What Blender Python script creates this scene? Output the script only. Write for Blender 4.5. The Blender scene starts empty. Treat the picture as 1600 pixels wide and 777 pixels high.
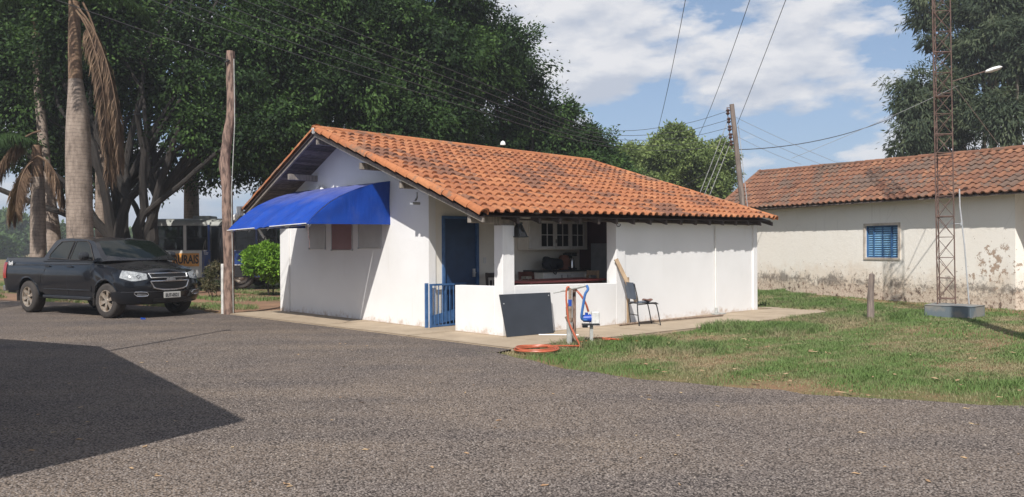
import bpy, bmesh, math, random
import numpy as np
from mathutils import Vector, Matrix, Euler, Quaternion
PI = math.pi
random.seed(7); rng = np.random.default_rng(7)
scene = bpy.context.scene
COL = scene.collection

# ------------------------------------------------------------------ camera
cam_d = bpy.data.cameras.new('camera'); cam = bpy.data.objects.new('camera', cam_d); COL.objects.link(cam)
cam_d.sensor_width = 36.0; cam_d.lens = 1269.7 / 1600 * 36.0
cam_d.clip_start = 0.1; cam_d.clip_end = 3000
cam.matrix_world = Matrix.Translation((0, 0, 1.5)) @ Matrix.Rotation(math.radians(90 - 0.1), 4, 'X') @ Matrix.Rotation(-0.005, 4, 'Z')
scene.camera = cam
scene.render.resolution_x = 1024; scene.render.resolution_y = 497

# ------------------------------------------------------------------ sun, sky, exposure
SUN_TRAVEL = Vector((0.159, 0.672, -0.72)).normalized()
src = -SUN_TRAVEL
sun_el = math.asin(src.z); sun_az = math.atan2(src.x, src.y)
sd = bpy.data.lights.new('sun', 'SUN'); sd.energy = 4.6; sd.angle = math.radians(0.53); sd.color = (1.0, 0.955, 0.895)
sun = bpy.data.objects.new('sun', sd); COL.objects.link(sun); sun.location = (0, -10, 30)
sun.rotation_euler = SUN_TRAVEL.to_track_quat('-Z', 'Y').to_euler()
scene.view_settings.view_transform = 'Standard'; scene.view_settings.look = 'None'
scene.view_settings.exposure = 0.30; scene.view_settings.gamma = 1.0

world = bpy.data.worlds.new('World'); scene.world = world; world.use_nodes = True
def N(nt, t, **kw):
    n = nt.nodes.new(t)
    for k, v in kw.items():
        if k.startswith('i_'):
            n.inputs[k[2:].replace('_', ' ')].default_value = v
        else: setattr(n, k, v)
    return n
def ramp(nt, stops, interp='LINEAR'):
    r = nt.nodes.new('ShaderNodeValToRGB'); r.color_ramp.interpolation = interp
    el = r.color_ramp.elements
    while len(el) < len(stops): el.new(0.5)
    for e, (p, c) in zip(el, stops):
        e.position = p; e.color = (c[0], c[1], c[2], 1) if not isinstance(c, (int, float)) else (c, c, c, 1)
    return r
def mixc(nt, fac, a, b, mode='MIX'):
    m = nt.nodes.new('ShaderNodeMix'); m.data_type = 'RGBA'; m.blend_type = mode
    for sock, v in ((m.inputs[0], fac), (m.inputs[6], a), (m.inputs[7], b)):
        if hasattr(v, 'is_linked'): nt.links.new(v, sock)
        elif isinstance(v, (int, float)): sock.default_value = v
        else: sock.default_value = (v[0], v[1], v[2], 1)
    return m.outputs[2]
def math_n(nt, op, a, b=None, clamp=False):
    m = nt.nodes.new('ShaderNodeMath'); m.operation = op; m.use_clamp = clamp
    for sock, v in ((m.inputs[0], a), (m.inputs[1], b)):
        if v is None: continue
        if hasattr(v, 'is_linked'): nt.links.new(v, sock)
        else: sock.default_value = v
    return m.outputs[0]
nt = world.node_tree; nt.nodes.clear()
sky = N(nt, 'ShaderNodeTexSky', sky_type='NISHITA', sun_disc=False)
sky.sun_elevation = sun_el; sky.sun_rotation = sun_az
sky.air_density = 1.0; sky.dust_density = 1.6; sky.ozone_density = 1.6; sky.altitude = 300
tc = N(nt, 'ShaderNodeTexCoord'); sep = N(nt, 'ShaderNodeSeparateXYZ'); nt.links.new(tc.outputs['Generated'], sep.inputs[0])
mpc = N(nt, 'ShaderNodeMapping'); mpc.inputs['Scale'].default_value = (4.0, 4.0, 10.5); mpc.inputs['Location'].default_value = (0.95, 0.4, 0.35); nt.links.new(tc.outputs['Generated'], mpc.inputs[0])
mpu = N(nt, 'ShaderNodeMapping'); mpu.inputs['Scale'].default_value = (4.0, 4.0, 10.5); mpu.inputs['Location'].default_value = (0.95, 0.4, 0.55); nt.links.new(tc.outputs['Generated'], mpu.inputs[0])
def cloud_noise(v):
    n = N(nt, 'ShaderNodeTexNoise'); n.inputs['Scale'].default_value = 1.0; n.inputs['Detail'].default_value = 10; n.inputs['Roughness'].default_value = 0.56
    nt.links.new(v, n.inputs['Vector']); return n.outputs[0]
c0 = cloud_noise(mpc.outputs[0]); c1 = cloud_noise(mpu.outputs[0])
cr = ramp(nt, [(0.482, 0.0), (0.508, 0.6), (0.55, 1.0)]); nt.links.new(c0, cr.inputs[0])
lit = math_n(nt, 'ADD', 0.45, math_n(nt, 'MULTIPLY', math_n(nt, 'SUBTRACT', c0, c1), 4.5), True)
cc = ramp(nt, [(0.15, (5.7, 6.1, 7.0)), (0.75, (9.0, 8.9, 9.0))]); nt.links.new(lit, cc.inputs[0])
hz = ramp(nt, [(0.0, 0.6), (0.10, 0.5), (0.40, 0.25)]); nt.links.new(sep.outputs[2], hz.inputs[0])
skyc = mixc(nt, hz.outputs[0], sky.outputs[0], (4.1, 5.9, 9.0))
fadec = ramp(nt, [(0.0, 0.25), (0.12, 0.9), (1.0, 0.9)]); nt.links.new(sep.outputs[2], fadec.inputs[0])
cf = math_n(nt, 'MULTIPLY', cr.outputs[0], fadec.outputs[0])
final = mixc(nt, cf, skyc, cc.outputs[0])
bg = N(nt, 'ShaderNodeBackground'); bg.inputs['Strength'].default_value = 0.080
nt.links.new(final, bg.inputs['Color'])
wo = N(nt, 'ShaderNodeOutputWorld'); nt.links.new(bg.outputs[0], wo.inputs['Surface'])

# ------------------------------------------------------------------ materials
def new_mat(name):
    m = bpy.data.materials.new(name); m.use_nodes = True
    t = m.node_tree; b = t.nodes['Principled BSDF']
    return m, t, b
def pos(t, scale=None):
    g = N(t, 'ShaderNodeNewGeometry')
    if scale is None: return g.outputs['Position']
    mp = N(t, 'ShaderNodeMapping'); mp.inputs['Scale'].default_value = scale
    t.links.new(g.outputs['Position'], mp.inputs[0]); return mp.outputs[0]
def noise(t, vec, sc, det=3, rough=0.5, dist=0):
    n = N(t, 'ShaderNodeTexNoise'); n.inputs['Scale'].default_value = sc; n.inputs['Detail'].default_value = det
    n.inputs['Roughness'].default_value = rough; n.inputs['Distortion'].default_value = dist
    t.links.new(vec, n.inputs['Vector']); return n.outputs[0]
def bump(t, b, h, strength=0.3, dist=0.01):
    bp = N(t, 'ShaderNodeBump'); bp.inputs['Strength'].default_value = strength; bp.inputs['Distance'].default_value = dist
    t.links.new(h, bp.inputs['Height']); t.links.new(bp.outputs[0], b.inputs['Normal'])
def simple(name, c1, c2=None, rough=0.6, sc=6, metal=0, bstr=0.0, lo=0.35, hi=0.65, stretch=None, spec=None, obj_rand=0, det=4):
    m, t, b = new_mat(name)
    c2 = c2 or tuple(v * 0.8 for v in c1)
    v = pos(t, stretch)
    n = noise(t, v, sc, det, 0.6)
    r = ramp(t, [(lo, c1), (hi, c2)]); t.links.new(n, r.inputs[0])
    out = r.outputs[0]
    if obj_rand:
        oi = N(t, 'ShaderNodeObjectInfo')
        rr = ramp(t, [(0, 1 - obj_rand), (1, 1 + obj_rand)]); t.links.new(oi.outputs['Random'], rr.inputs[0])
        out = mixc(t, 1.0, out, rr.outputs[0], 'MULTIPLY')
    t.links.new(out, b.inputs['Base Color'])
    b.inputs['Roughness'].default_value = rough; b.inputs['Metallic'].default_value = metal
    if spec is not None: b.inputs['Specular IOR Level'].default_value = spec
    if bstr: bump(t, b, n, bstr, 0.01)
    return m
M = {}
M['white_trim'] = simple('white_trim', (0.74, 0.73, 0.70), (0.66, 0.65, 0.62), 0.5)
M['cream'] = simple('cream', (0.78, 0.75, 0.68), (0.72, 0.69, 0.62), 0.7)
M['interior_white'] = simple('interior_white', (0.80, 0.76, 0.68), (0.74, 0.70, 0.62), 0.7, 2)
M['maroon_wall'] = simple('maroon_wall', (0.10, 0.05, 0.065), (0.07, 0.04, 0.05), 0.6, 2)
M['blue_paint'] = simple('blue_paint', (0.016, 0.052, 0.135), (0.012, 0.040, 0.105), 0.45, 5)
M['gate_blue'] = simple('gate_blue', (0.06, 0.14, 0.30), (0.03, 0.09, 0.22), 0.45, 9)
M['shutter_blue'] = simple('shutter_blue', (0.22, 0.42, 0.60), (0.15, 0.32, 0.52), 0.5, 5)
M['shutter_dark'] = simple('shutter_dark', (0.05, 0.14, 0.30), (0.03, 0.10, 0.24), 0.5, 5)
M['old_wood'] = simple('old_wood', (0.24, 0.19, 0.16), (0.10, 0.08, 0.07), 0.8, 5, bstr=0.8, stretch=(3, 3, 0.4))
M['pole_wood'] = simple('pole_wood', (0.27, 0.18, 0.14), (0.085, 0.055, 0.045), 0.9, 7, bstr=1.0, stretch=(2.5, 2.5, 0.6), lo=0.42, hi=0.6, det=8)
M['grey_wood'] = simple('grey_wood', (0.30, 0.26, 0.22), (0.16, 0.14, 0.12), 0.8, 6, bstr=0.6, stretch=(4, 4, 0.5))
M['tan_wood'] = simple('tan_wood', (0.42, 0.31, 0.20), (0.30, 0.21, 0.13), 0.6, 8, stretch=(2, 2, 0.5))
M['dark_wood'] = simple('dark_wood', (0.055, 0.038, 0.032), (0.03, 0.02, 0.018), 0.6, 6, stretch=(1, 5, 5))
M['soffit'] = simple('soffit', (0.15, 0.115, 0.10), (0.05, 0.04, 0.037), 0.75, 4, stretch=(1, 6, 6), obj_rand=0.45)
M['red_wood'] = simple('red_wood', (0.16, 0.05, 0.035), (0.10, 0.03, 0.02), 0.4, 6)
M['red_top'] = simple('red_top', (0.42, 0.10, 0.09), (0.36, 0.08, 0.07), 0.35, 6)
M['black_plastic'] = simple('black_plastic', (0.022, 0.024, 0.028), (0.016, 0.017, 0.02), 0.45, 6)
M['board_black'] = simple('board_black', (0.035, 0.040, 0.050), (0.028, 0.032, 0.04), 0.32, 3)
M['granite'] = simple('granite', (0.05, 0.05, 0.055), (0.03, 0.03, 0.035), 0.25, 60)
M['dark_fabric'] = simple('dark_fabric', (0.02, 0.024, 0.035), (0.012, 0.014, 0.02), 0.9, 12)
M['orange_hose'] = simple('orange_hose', (0.46, 0.115, 0.055), (0.38, 0.09, 0.04), 0.4, 8)
M['blue_hose'] = simple('blue_hose', (0.05, 0.16, 0.42), (0.04, 0.12, 0.34), 0.4, 8)
M['pump_blue'] = simple('pump_blue', (0.02, 0.08, 0.42), (0.015, 0.06, 0.33), 0.35, 8)
M['grey_pipe'] = simple('grey_pipe', (0.45, 0.46, 0.44), (0.28, 0.28, 0.26), 0.6, 14, stretch=(1, 1, .5))
M['rust'] = simple('rust', (0.15, 0.088, 0.07), (0.09, 0.055, 0.045), 0.75, 12, metal=0.0)
M['pipe_brown'] = simple('pipe_brown', (0.32, 0.24, 0.18), (0.16, 0.11, 0.08), 0.6, 20)
M['galv'] = simple('galv', (0.5, 0.51, 0.52), (0.4, 0.41, 0.42), 0.4, 10, metal=0.3)
M['light_box'] = simple('light_box', (0.66, 0.66, 0.64), (0.5, 0.5, 0.48), 0.5, 18)
M['chair_blue'] = simple('chair_blue', (0.08, 0.11, 0.16), (0.06, 0.085, 0.13), 0.5, 8)
M['leather'] = simple('leather', (0.16, 0.08, 0.06), (0.09, 0.05, 0.04), 0.6, 30)
M['rubber'] = simple('rubber', (0.045, 0.038, 0.034), (0.03, 0.026, 0.024), 0.85, 20, bstr=0.3)
M['chrome'] = simple('chrome', (0.62, 0.63, 0.64), (0.55, 0.55, 0.56), 0.18, 8, metal=0.9)
M['alloy'] = simple('alloy', (0.42, 0.38, 0.33), (0.26, 0.19, 0.13), 0.4, 18, metal=0.4)
M['lamp_lens'] = simple('lamp_lens', (0.40, 0.42, 0.43), (0.20, 0.21, 0.22), 0.10, 22)
M['fog_lens'] = simple('fog_lens', (0.16, 0.16, 0.17), (0.1, 0.1, 0.1), 0.1, 30)
M['tail_red'] = simple('tail_red', (0.35, 0.03, 0.02), (0.25, 0.02, 0.02), 0.15, 8)
M['plate'] = simple('plate', (0.50, 0.50, 0.48), (0.44, 0.44, 0.42), 0.4, 8)
M['ink'] = simple('ink', (0.02, 0.02, 0.022), (0.015, 0.015, 0.016), 0.5, 8)
M['decal_white'] = simple('decal_white', (0.6, 0.6, 0.6), (0.5, 0.5, 0.5), 0.4, 8)
M['bus_white'] = simple('bus_white', (0.60, 0.60, 0.56), (0.5, 0.5, 0.46), 0.35, 3)
M['bus_blue'] = simple('bus_blue', (0.022, 0.055, 0.19), (0.018, 0.045, 0.15), 0.3, 3)
M['bus_roof'] = simple('bus_roof', (0.34, 0.35, 0.32), (0.26, 0.27, 0.25), 0.5, 3)
M['bus_seat'] = simple('bus_seat', (0.06, 0.07, 0.10), (0.05, 0.05, 0.08), 0.8, 3)
M['sign_orange'] = simple('sign_orange', (0.70, 0.34, 0.08), (0.62, 0.29, 0.07), 0.45, 3)
M['palm_dead'] = simple('palm_dead', (0.42, 0.27, 0.15), (0.22, 0.12, 0.06), 0.8, 9)
M['concrete_post'] = simple('concrete_post', (0.62, 0.61, 0.58), (0.5, 0.49, 0.46), 0.8, 8)
M['ceramic'] = simple('ceramic', (0.10, 0.055, 0.045), (0.06, 0.035, 0.03), 0.25, 8)
M['wire'] = simple('wire', (0.06, 0.06, 0.065), (0.05, 0.05, 0.05), 0.6, 8)
M['wire_light'] = simple('wire_light', (0.34, 0.34, 0.34), (0.28, 0.28, 0.28), 0.4, 8)
M['tape'] = simple('tape', (0.65, 0.6, 0.58), (0.55, 0.10, 0.10), 0.6, 26, lo=0.49, hi=0.51)
M['strap'] = simple('strap', (0.5, 0.44, 0.40), (0.4, 0.33, 0.31), 0.7, 8)
M['pink_strap'] = simple('pink_strap', (0.5, 0.22, 0.24), (0.4, 0.18, 0.2), 0.7, 8)
M['hatch_grey'] = simple('hatch_grey', (0.50, 0.49, 0.47), (0.44, 0.43, 0.41), 0.5, 3)
M['hatch_red'] = simple('hatch_red', (0.30, 0.17, 0.17), (0.25, 0.13, 0.13), 0.6, 3)
M['dark_grille'] = simple('dark_grille', (0.01, 0.01, 0.012), (0.008, 0.008, 0.01), 0.5, 3)
M['leaf_litter'] = simple('leaf_litter', (0.45, 0.34, 0.20), (0.30, 0.17, 0.09), 0.8, 3.0, obj_rand=0)
M['curb_dark'] = simple('curb_dark', (0.10, 0.075, 0.055), (0.06, 0.045, 0.035), 0.9, 10, bstr=.5)

def glass(name, col, rough=0.03, alpha=0.55):
    m, t, b = new_mat(name)
    b.inputs['Base Color'].default_value = (*col, 1); b.inputs['Roughness'].default_value = rough
    b.inputs['Specular IOR Level'].default_value = 0.6
    tr = N(t, 'ShaderNodeBsdfTransparent'); tr.inputs[0].default_value = (0.55, 0.6, 0.6, 1)
    mx = N(t, 'ShaderNodeMixShader'); mx.inputs[0].default_value = alpha
    t.links.new(tr.outputs[0], mx.inputs[1]); t.links.new(b.outputs[0], mx.inputs[2])
    t.links.new(mx.outputs[0], t.nodes['Material Output'].inputs['Surface'])
    return m
M['car_glass'] = glass('car_glass', (0.01, 0.013, 0.012), 0.04, 0.72)
M['wind_glass'] = glass('wind_glass', (0.03, 0.045, 0.035), 0.04, 0.45)
M['bus_glass'] = glass('bus_glass', (0.008, 0.01, 0.014), 0.05, 0.62)
M['cab_glass'] = glass('cab_glass', (0.02, 0.02, 0.02), 0.04, 0.7)

def car_paint():
    m, t, b = new_mat('car_paint')
    v = pos(t); g = N(t, 'ShaderNodeNewGeometry'); s = N(t, 'ShaderNodeSeparateXYZ'); t.links.new(g.outputs['Normal'], s.inputs[0])
    n = noise(t, v, 2.2, 6, 0.65)
    up = ramp(t, [(0.5, 0.0), (0.98, 0.7)]); t.links.new(s.outputs[2], up.inputs[0])
    n3 = ramp(t, [(0.35, 0.25), (0.7, 1.0)]); t.links.new(n, n3.inputs[0])
    dust = math_n(t, 'MULTIPLY', up.outputs[0], n3.outputs[0])
    c = mixc(t, dust, (0.006, 0.0075, 0.011), (0.045, 0.040, 0.038))
    sc_ = noise(t, pos(t, (1, 1, 12)), 7, 5, 0.7)
    sr = ramp(t, [(0.66, 0.0), (0.72, 0.5)]); t.links.new(sc_, sr.inputs[0])
    c = mixc(t, sr.outputs[0], c, (0.07, 0.07, 0.08))
    t.links.new(c, b.inputs['Base Color'])
    rr = ramp(t, [(0.3, 0.10), (0.7, 0.22)]); t.links.new(n, rr.inputs[0])
    ro = math_n(t, 'ADD', rr.outputs[0], math_n(t, 'MULTIPLY', dust, 0.4))
    t.links.new(ro, b.inputs['Roughness'])
    b.inputs['Coat Weight'].default_value = 0.45; b.inputs['Coat Roughness'].default_value = 0.05; b.inputs['Specular IOR Level'].default_value = 0.30
    n2 = noise(t, v, 3.0, 2, 0.5); bump(t, b, n2, 0.12, 0.02)
    return m
M['car_paint'] = car_paint()

def house_wall():
    m, t, b = new_mat('white_plaster')
    v = pos(t); s = N(t, 'ShaderNodeSeparateXYZ'); t.links.new(v, s.inputs[0])
    n = noise(t, v, 0.9, 5, 0.6); r = ramp(t, [(0.35, (0.775, 0.77, 0.762)), (0.7, (0.72, 0.712, 0.70))]); t.links.new(n, r.inputs[0])
    nn = noise(t, v, 5, 6, 0.7)
    h = math_n(t, 'ADD', math_n(t, 'MULTIPLY', s.outputs[2], 2.2), math_n(t, 'MULTIPLY', nn, 1.6))
    hr = ramp(t, [(0.72, 0.70), (0.84, 0.28), (1.35, 0.0)]); t.links.new(h, hr.inputs[0])
    c = mixc(t, hr.outputs[0], r.outputs[0], (0.46, 0.34, 0.25))
    st = noise(t, pos(t, (6, 6, 0.6)), 1.0, 5, 0.7); sr = ramp(t, [(0.60, 0.0), (0.78, 0.22)]); t.links.new(st, sr.inputs[0])
    c = mixc(t, sr.outputs[0], c, (0.48, 0.44, 0.38))
    t.links.new(c, b.inputs['Base Color']); b.inputs['Roughness'].default_value = 0.85
    bb = noise(t, v, 28, 5, 0.7); b2 = noise(t, v, 3, 3, 0.5)
    bump(t, b, math_n(t, 'ADD', bb, math_n(t, 'MULTIPLY', b2, 3)), 0.25, 0.008)
    return m
M['plaster'] = house_wall()

def old_wall():
    m, t, b = new_mat('old_plaster')
    v = pos(t); s = N(t, 'ShaderNodeSeparateXYZ'); t.links.new(v, s.inputs[0]); z = s.outputs[2]
    n = noise(t, v, 0.7, 6, 0.6); r = ramp(t, [(0.3, (0.88, 0.84, 0.77)), (0.7, (0.84, 0.79, 0.71))]); t.links.new(n, r.inputs[0]); c = r.outputs[0]
    # vertical rain streaks
    st = noise(t, pos(t, (3, 3, 0.25)), 1.3, 6, 0.7); sr = ramp(t, [(0.60, 0.0), (0.82, 0.35)]); t.links.new(st, sr.inputs[0])
    c = mixc(t, sr.outputs[0], c, (0.36, 0.31, 0.27))
    # yellowish damp in lower half
    nn = noise(t, v, 1.6, 7, 0.72)
    h = math_n(t, 'ADD', math_n(t, 'MULTIPLY', z, 0.5), nn); hr = ramp(t, [(0.62, 0.6), (1.05, 0.0)]); t.links.new(h, hr.inputs[0])
    c = mixc(t, hr.outputs[0], c, (0.60, 0.45, 0.30))
    # speckles of fallen paint
    sp = noise(t, v, 9, 6, 0.75)
    sh = math_n(t, 'SUBTRACT', sp, math_n(t, 'MULTIPLY', z, 0.16)); spr = ramp(t, [(0.47, 0.0), (0.51, 0.85)]); t.links.new(sh, spr.inputs[0])
    c = mixc(t, spr.outputs[0], c, (0.33, 0.27, 0.22))
    # black mould band
    bn = noise(t, v, 1.5, 9, 0.85)
    bh = math_n(t, 'ABSOLUTE', math_n(t, 'SUBTRACT', z, 0.42))
    bz = math_n(t, 'SUBTRACT', bn, math_n(t, 'MULTIPLY', bh, 0.5)); br = ramp(t, [(0.42, 0.0), (0.50, 0.7)]); t.links.new(bz, br.inputs[0])
    c = mixc(t, br.outputs[0], c, (0.085, 0.07, 0.06))
    # bare brick and render under
    un = noise(t, v, 2.2, 9, 0.85); uz = math_n(t, 'SUBTRACT', un, math_n(t, 'MULTIPLY', z, 0.62)); ur = ramp(t, [(0.30, 0.0), (0.34, 1.0)]); t.links.new(uz, ur.inputs[0])
    un2 = noise(t, v, 7, 6, 0.8); uc = ramp(t, [(0.36, (0.33, 0.20, 0.14)), (0.44, (0.66, 0.58, 0.48)), (0.53, (0.50, 0.40, 0.31)), (0.58, (0.20, 0.14, 0.11)), (0.66, (0.07, 0.06, 0.05))]); t.links.new(un2, uc.inputs[0])
    c = mixc(t, ur.outputs[0], c, uc.outputs[0])
    # flaked plaster patch near the corner
    d = N(t, 'ShaderNodeVectorMath', operation='DISTANCE'); t.links.new(v, d.inputs[0]); d.inputs[1].default_value = (11.75, 19.7, 1.0)
    dn = math_n(t, 'SUBTRACT', noise(t, v, 4.5, 8, 0.75), math_n(t, 'MULTIPLY', d.outputs['Value'], 0.17)); dr = ramp(t, [(0.475, 0.0), (0.49, 1.0)]); t.links.new(dn, dr.inputs[0])
    c = mixc(t, dr.outputs[0], c, (0.42, 0.31, 0.23))
    # hairline cracks
    vo = N(t, 'ShaderNodeTexVoronoi', feature='DISTANCE_TO_EDGE'); vo.inputs['Scale'].default_value = 0.45
    wv = mixc(t, 0.12, v, noise(t, v, 3, 4), 'ADD'); t.links.new(wv, vo.inputs['Vector'])
    vr = ramp(t, [(0.0, 0.12), (0.004, 0.0)]); t.links.new(vo.outputs['Distance'], vr.inputs[0])
    c = mixc(t, vr.outputs[0], c, (0.3, 0.25, 0.2))
    t.links.new(c, b.inputs['Base Color']); b.inputs['Roughness'].default_value = 0.9
    hh = math_n(t, 'ADD', math_n(t, 'MULTIPLY', ur.outputs[0], -1.5), math_n(t, 'ADD', sp, math_n(t, 'MULTIPLY', dr.outputs[0], -0.8)))
    bump(t, b, hh, 0.5, 0.02)
    return m
M['old_plaster'] = old_wall()

def tile_mat(name, c1, c2, c3, moss, th):
    m, t, b = new_mat(name)
    v = pos(t); oi = N(t, 'ShaderNodeObjectInfo')
    g = N(t, 'ShaderNodeAttribute', attribute_name='tile_rand')
    rnd = math_n(t, 'FRACT', math_n(t, 'ADD', oi.outputs['Random'], g.outputs['Fac']))
    rc = ramp(t, [(0.0, c1), (0.5, c2), (1.0, c3)]); t.links.new(rnd, rc.inputs[0])
    n = noise(t, v, 14, 5, 0.7); nr = ramp(t, [(0.3, 0.78), (0.7, 1.1)]); t.links.new(n, nr.inputs[0])
    c = mixc(t, 1.0, rc.outputs[0], nr.outputs[0], 'MULTIPLY')
    big = noise(t, pos(t, (1, 1, 1)), 0.75, 3, 0.6); sm = noise(t, v, 7.5, 6, 0.78)
    k = math_n(t, 'ADD', math_n(t, 'MULTIPLY', big, 0.6), math_n(t, 'MULTIPLY', sm, 0.4))
    k = math_n(t, 'ADD', k, math_n(t, 'MULTIPLY', math_n(t, 'SUBTRACT', rnd, 0.5), 0.14))
    kr = ramp(t, [(th, 0.0), (th + 0.035, 0.8)]); t.links.new(k, kr.inputs[0])
    c = mixc(t, kr.outputs[0], c, moss)
    t.links.new(c, b.inputs['Base Color']); b.inputs['Roughness'].default_value = 0.85
    bump(t, b, n, 0.4, 0.006)
    return m
M['tile'] = tile_mat('clay_tile', (0.38, 0.147, 0.060), (0.29, 0.104, 0.046), (0.45, 0.193, 0.085), (0.12, 0.06, 0.042), 0.53)
M['cap_tile'] = tile_mat('cap_tile', (0.42, 0.158, 0.062), (0.35, 0.125, 0.05), (0.46, 0.190, 0.08), (0.17, 0.11, 0.075), 0.545)
M['old_tile'] = tile_mat('old_clay_tile', (0.23, 0.105, 0.058), (0.165, 0.074, 0.045), (0.30, 0.14, 0.075), (0.11, 0.08, 0.062), 0.51)

def road_mat():
    m, t, b = new_mat('chip_seal')
    v = pos(t)
    vo = N(t, 'ShaderNodeTexVoronoi'); vo.inputs['Scale'].default_value = 58; t.links.new(v, vo.inputs['Vector'])
    sepc = N(t, 'ShaderNodeSeparateColor'); t.links.new(vo.outputs['Color'], sepc.inputs[0])
    cr_ = ramp(t, [(0.0, (0.145, 0.118, 0.099)), (0.45, (0.215, 0.181, 0.156)), (0.8, (0.27, 0.231, 0.202)), (1.0, (0.32, 0.275, 0.24))]); t.links.new(sepc.outputs[0], cr_.inputs[0])
    ed = ramp(t, [(0.0, 1.0), (0.50, 0.90), (0.85, 0.22)]); 
    dd = math_n(t, 'MULTIPLY', vo.outputs['Distance'], 1.25); t.links.new(dd, ed.inputs[0])
    c = mixc(t, 1.0, cr_.outputs[0], ed.outputs[0], 'MULTIPLY')
    big = noise(t, v, 0.45, 5, 0.6); bgr = ramp(t, [(0.3, (0.80, 0.80, 0.84)), (0.7, (1.18, 1.12, 1.04))]); t.links.new(big, bgr.inputs[0])
    c = mixc(t, 1.0, c, bgr.outputs[0], 'MULTIPLY')
    mpp = N(t, 'ShaderNodeMapping'); mpp.inputs['Rotation'].default_value = (0, 0, 0.75); mpp.inputs['Scale'].default_value = (0.18, 1.1, 1); t.links.new(v, mpp.inputs[0])
    tk = noise(t, mpp.outputs[0], 1.0, 4, 0.55); tkr = ramp(t, [(0.40, (0.86, 0.86, 0.88)), (0.60, (1.12, 1.09, 1.05))]); t.links.new(tk, tkr.inputs[0]); c = mixc(t, 1.0, c, tkr.outputs[0], 'MULTIPLY')
    dn = noise(t, v, 1.3, 7, 0.7); dr = ramp(t, [(0.50, 0.0), (0.75, 0.30)]); t.links.new(dn, dr.inputs[0])
    c = mixc(t, dr.outputs[0], c, (0.21, 0.165, 0.13))
    t.links.new(c, b.inputs['Base Color']); b.inputs['Roughness'].default_value = 0.85; b.inputs['Specular IOR Level'].default_value = 0.3
    inv = math_n(t, 'SUBTRACT', 1.0, vo.outputs['Distance'])
    bump(t, b, math_n(t, 'ADD', inv, math_n(t, 'MULTIPLY', sepc.outputs[1], 0.8)), 0.9, 0.008)
    return m
M['road'] = road_mat()

def ground_mat():
    m, t, b = new_mat('soil_and_turf')
    v = pos(t)
    n = noise(t, v, 0.55, 6, 0.65); n2 = noise(t, v, 9, 6, 0.7)
    k = math_n(t, 'ADD', math_n(t, 'MULTIPLY', n, 0.75), math_n(t, 'MULTIPLY', n2, 0.25))
    r = ramp(t, [(0.42, (0.27, 0.17, 0.10)), (0.49, (0.23, 0.17, 0.09)), (0.54, (0.16, 0.15, 0.065)), (0.64, (0.12, 0.15, 0.05))]); t.links.new(k, r.inputs[0])
    f = noise(t, v, 45, 4, 0.7); fr = ramp(t, [(0.3, 0.6), (0.7, 1.3)]); t.links.new(f, fr.inputs[0])
    c = mixc(t, 1.0, r.outputs[0], fr.outputs[0], 'MULTIPLY')
    t.links.new(c, b.inputs['Base Color']); b.inputs['Roughness'].default_value = 0.95; b.inputs['Specular IOR Level'].default_value = 0.1
    bump(t, b, math_n(t, 'ADD', f, n2), 0.8, 0.03)
    return m
M['ground'] = ground_mat()
def dirt_mat():
    m, t, b = new_mat('bare_earth')
    v = pos(t); n = noise(t, v, 1.1, 7, 0.7); r = ramp(t, [(0.3, (0.30, 0.175, 0.10)), (0.55, (0.22, 0.125, 0.075)), (0.72, (0.13, 0.11, 0.05))]); t.links.new(n, r.inputs[0])
    f = noise(t, v, 38, 4, 0.7); fr = ramp(t, [(0.3, 0.65), (0.7, 1.25)]); t.links.new(f, fr.inputs[0])
    t.links.new(mixc(t, 1.0, r.outputs[0], fr.outputs[0], 'MULTIPLY'), b.inputs['Base Color']); b.inputs['Roughness'].default_value = 0.95
    bump(t, b, f, 0.7, 0.03)
    return m
M['dirt'] = dirt_mat()
M['slab'] = simple('concrete_slab', (0.40, 0.32, 0.23), (0.30, 0.235, 0.165), 0.9, 2.2, bstr=0.3, lo=.3, hi=.7, det=8)
M['base_block'] = simple('painted_concrete', (0.22, 0.21, 0.19), (0.12, 0.15, 0.17), 0.9, 1.7, bstr=0.4, lo=.45, hi=.55, det=7)

def leaf_mat(name, dark, mid, light, sc=0.8, trans=0.25, rough=0.65):
    m, t, b = new_mat(name)
    v = pos(t)
    n = noise(t, v, sc, 3, 0.6); w = N(t, 'ShaderNodeAttribute', attribute_name='leaf_rand')
    k = math_n(t, 'ADD', math_n(t, 'MULTIPLY', n, 0.6), math_n(t, 'MULTIPLY', w.outputs['Fac'], 0.4))
    r = ramp(t, [(0.25, dark), (0.5, mid), (0.78, light)]); t.links.new(k, r.inputs[0])
    t.links.new(r.outputs[0], b.inputs['Base Color']); b.inputs['Roughness'].default_value = rough
    b.inputs['Specular IOR Level'].default_value = 0.18
    tl = N(t, 'ShaderNodeBsdfTranslucent'); t.links.new(mixc(t, 1.0, r.outputs[0], (1.1, 1.25, 0.6), 'MULTIPLY'), tl.inputs[0])
    mx = N(t, 'ShaderNodeMixShader'); mx.inputs[0].default_value = trans
    t.links.new(b.outputs[0], mx.inputs[1]); t.links.new(tl.outputs[0], mx.inputs[2])
    t.links.new(mx.outputs[0], t.nodes['Material Output'].inputs['Surface'])
    return m
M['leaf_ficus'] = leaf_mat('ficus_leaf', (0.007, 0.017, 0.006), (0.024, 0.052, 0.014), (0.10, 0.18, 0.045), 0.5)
M['leaf_light'] = leaf_mat('light_leaf', (0.07, 0.10, 0.035), (0.14, 0.19, 0.06), (0.26, 0.31, 0.11), 0.5)
M['leaf_euca'] = leaf_mat('euca_leaf', (0.030, 0.046, 0.028), (0.058, 0.080, 0.044), (0.13, 0.15, 0.08), 0.5)
M['leaf_bush'] = leaf_mat('bush_leaf', (0.08, 0.17, 0.02), (0.15, 0.29, 0.03), (0.25, 0.40, 0.05), 2.0)
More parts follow.
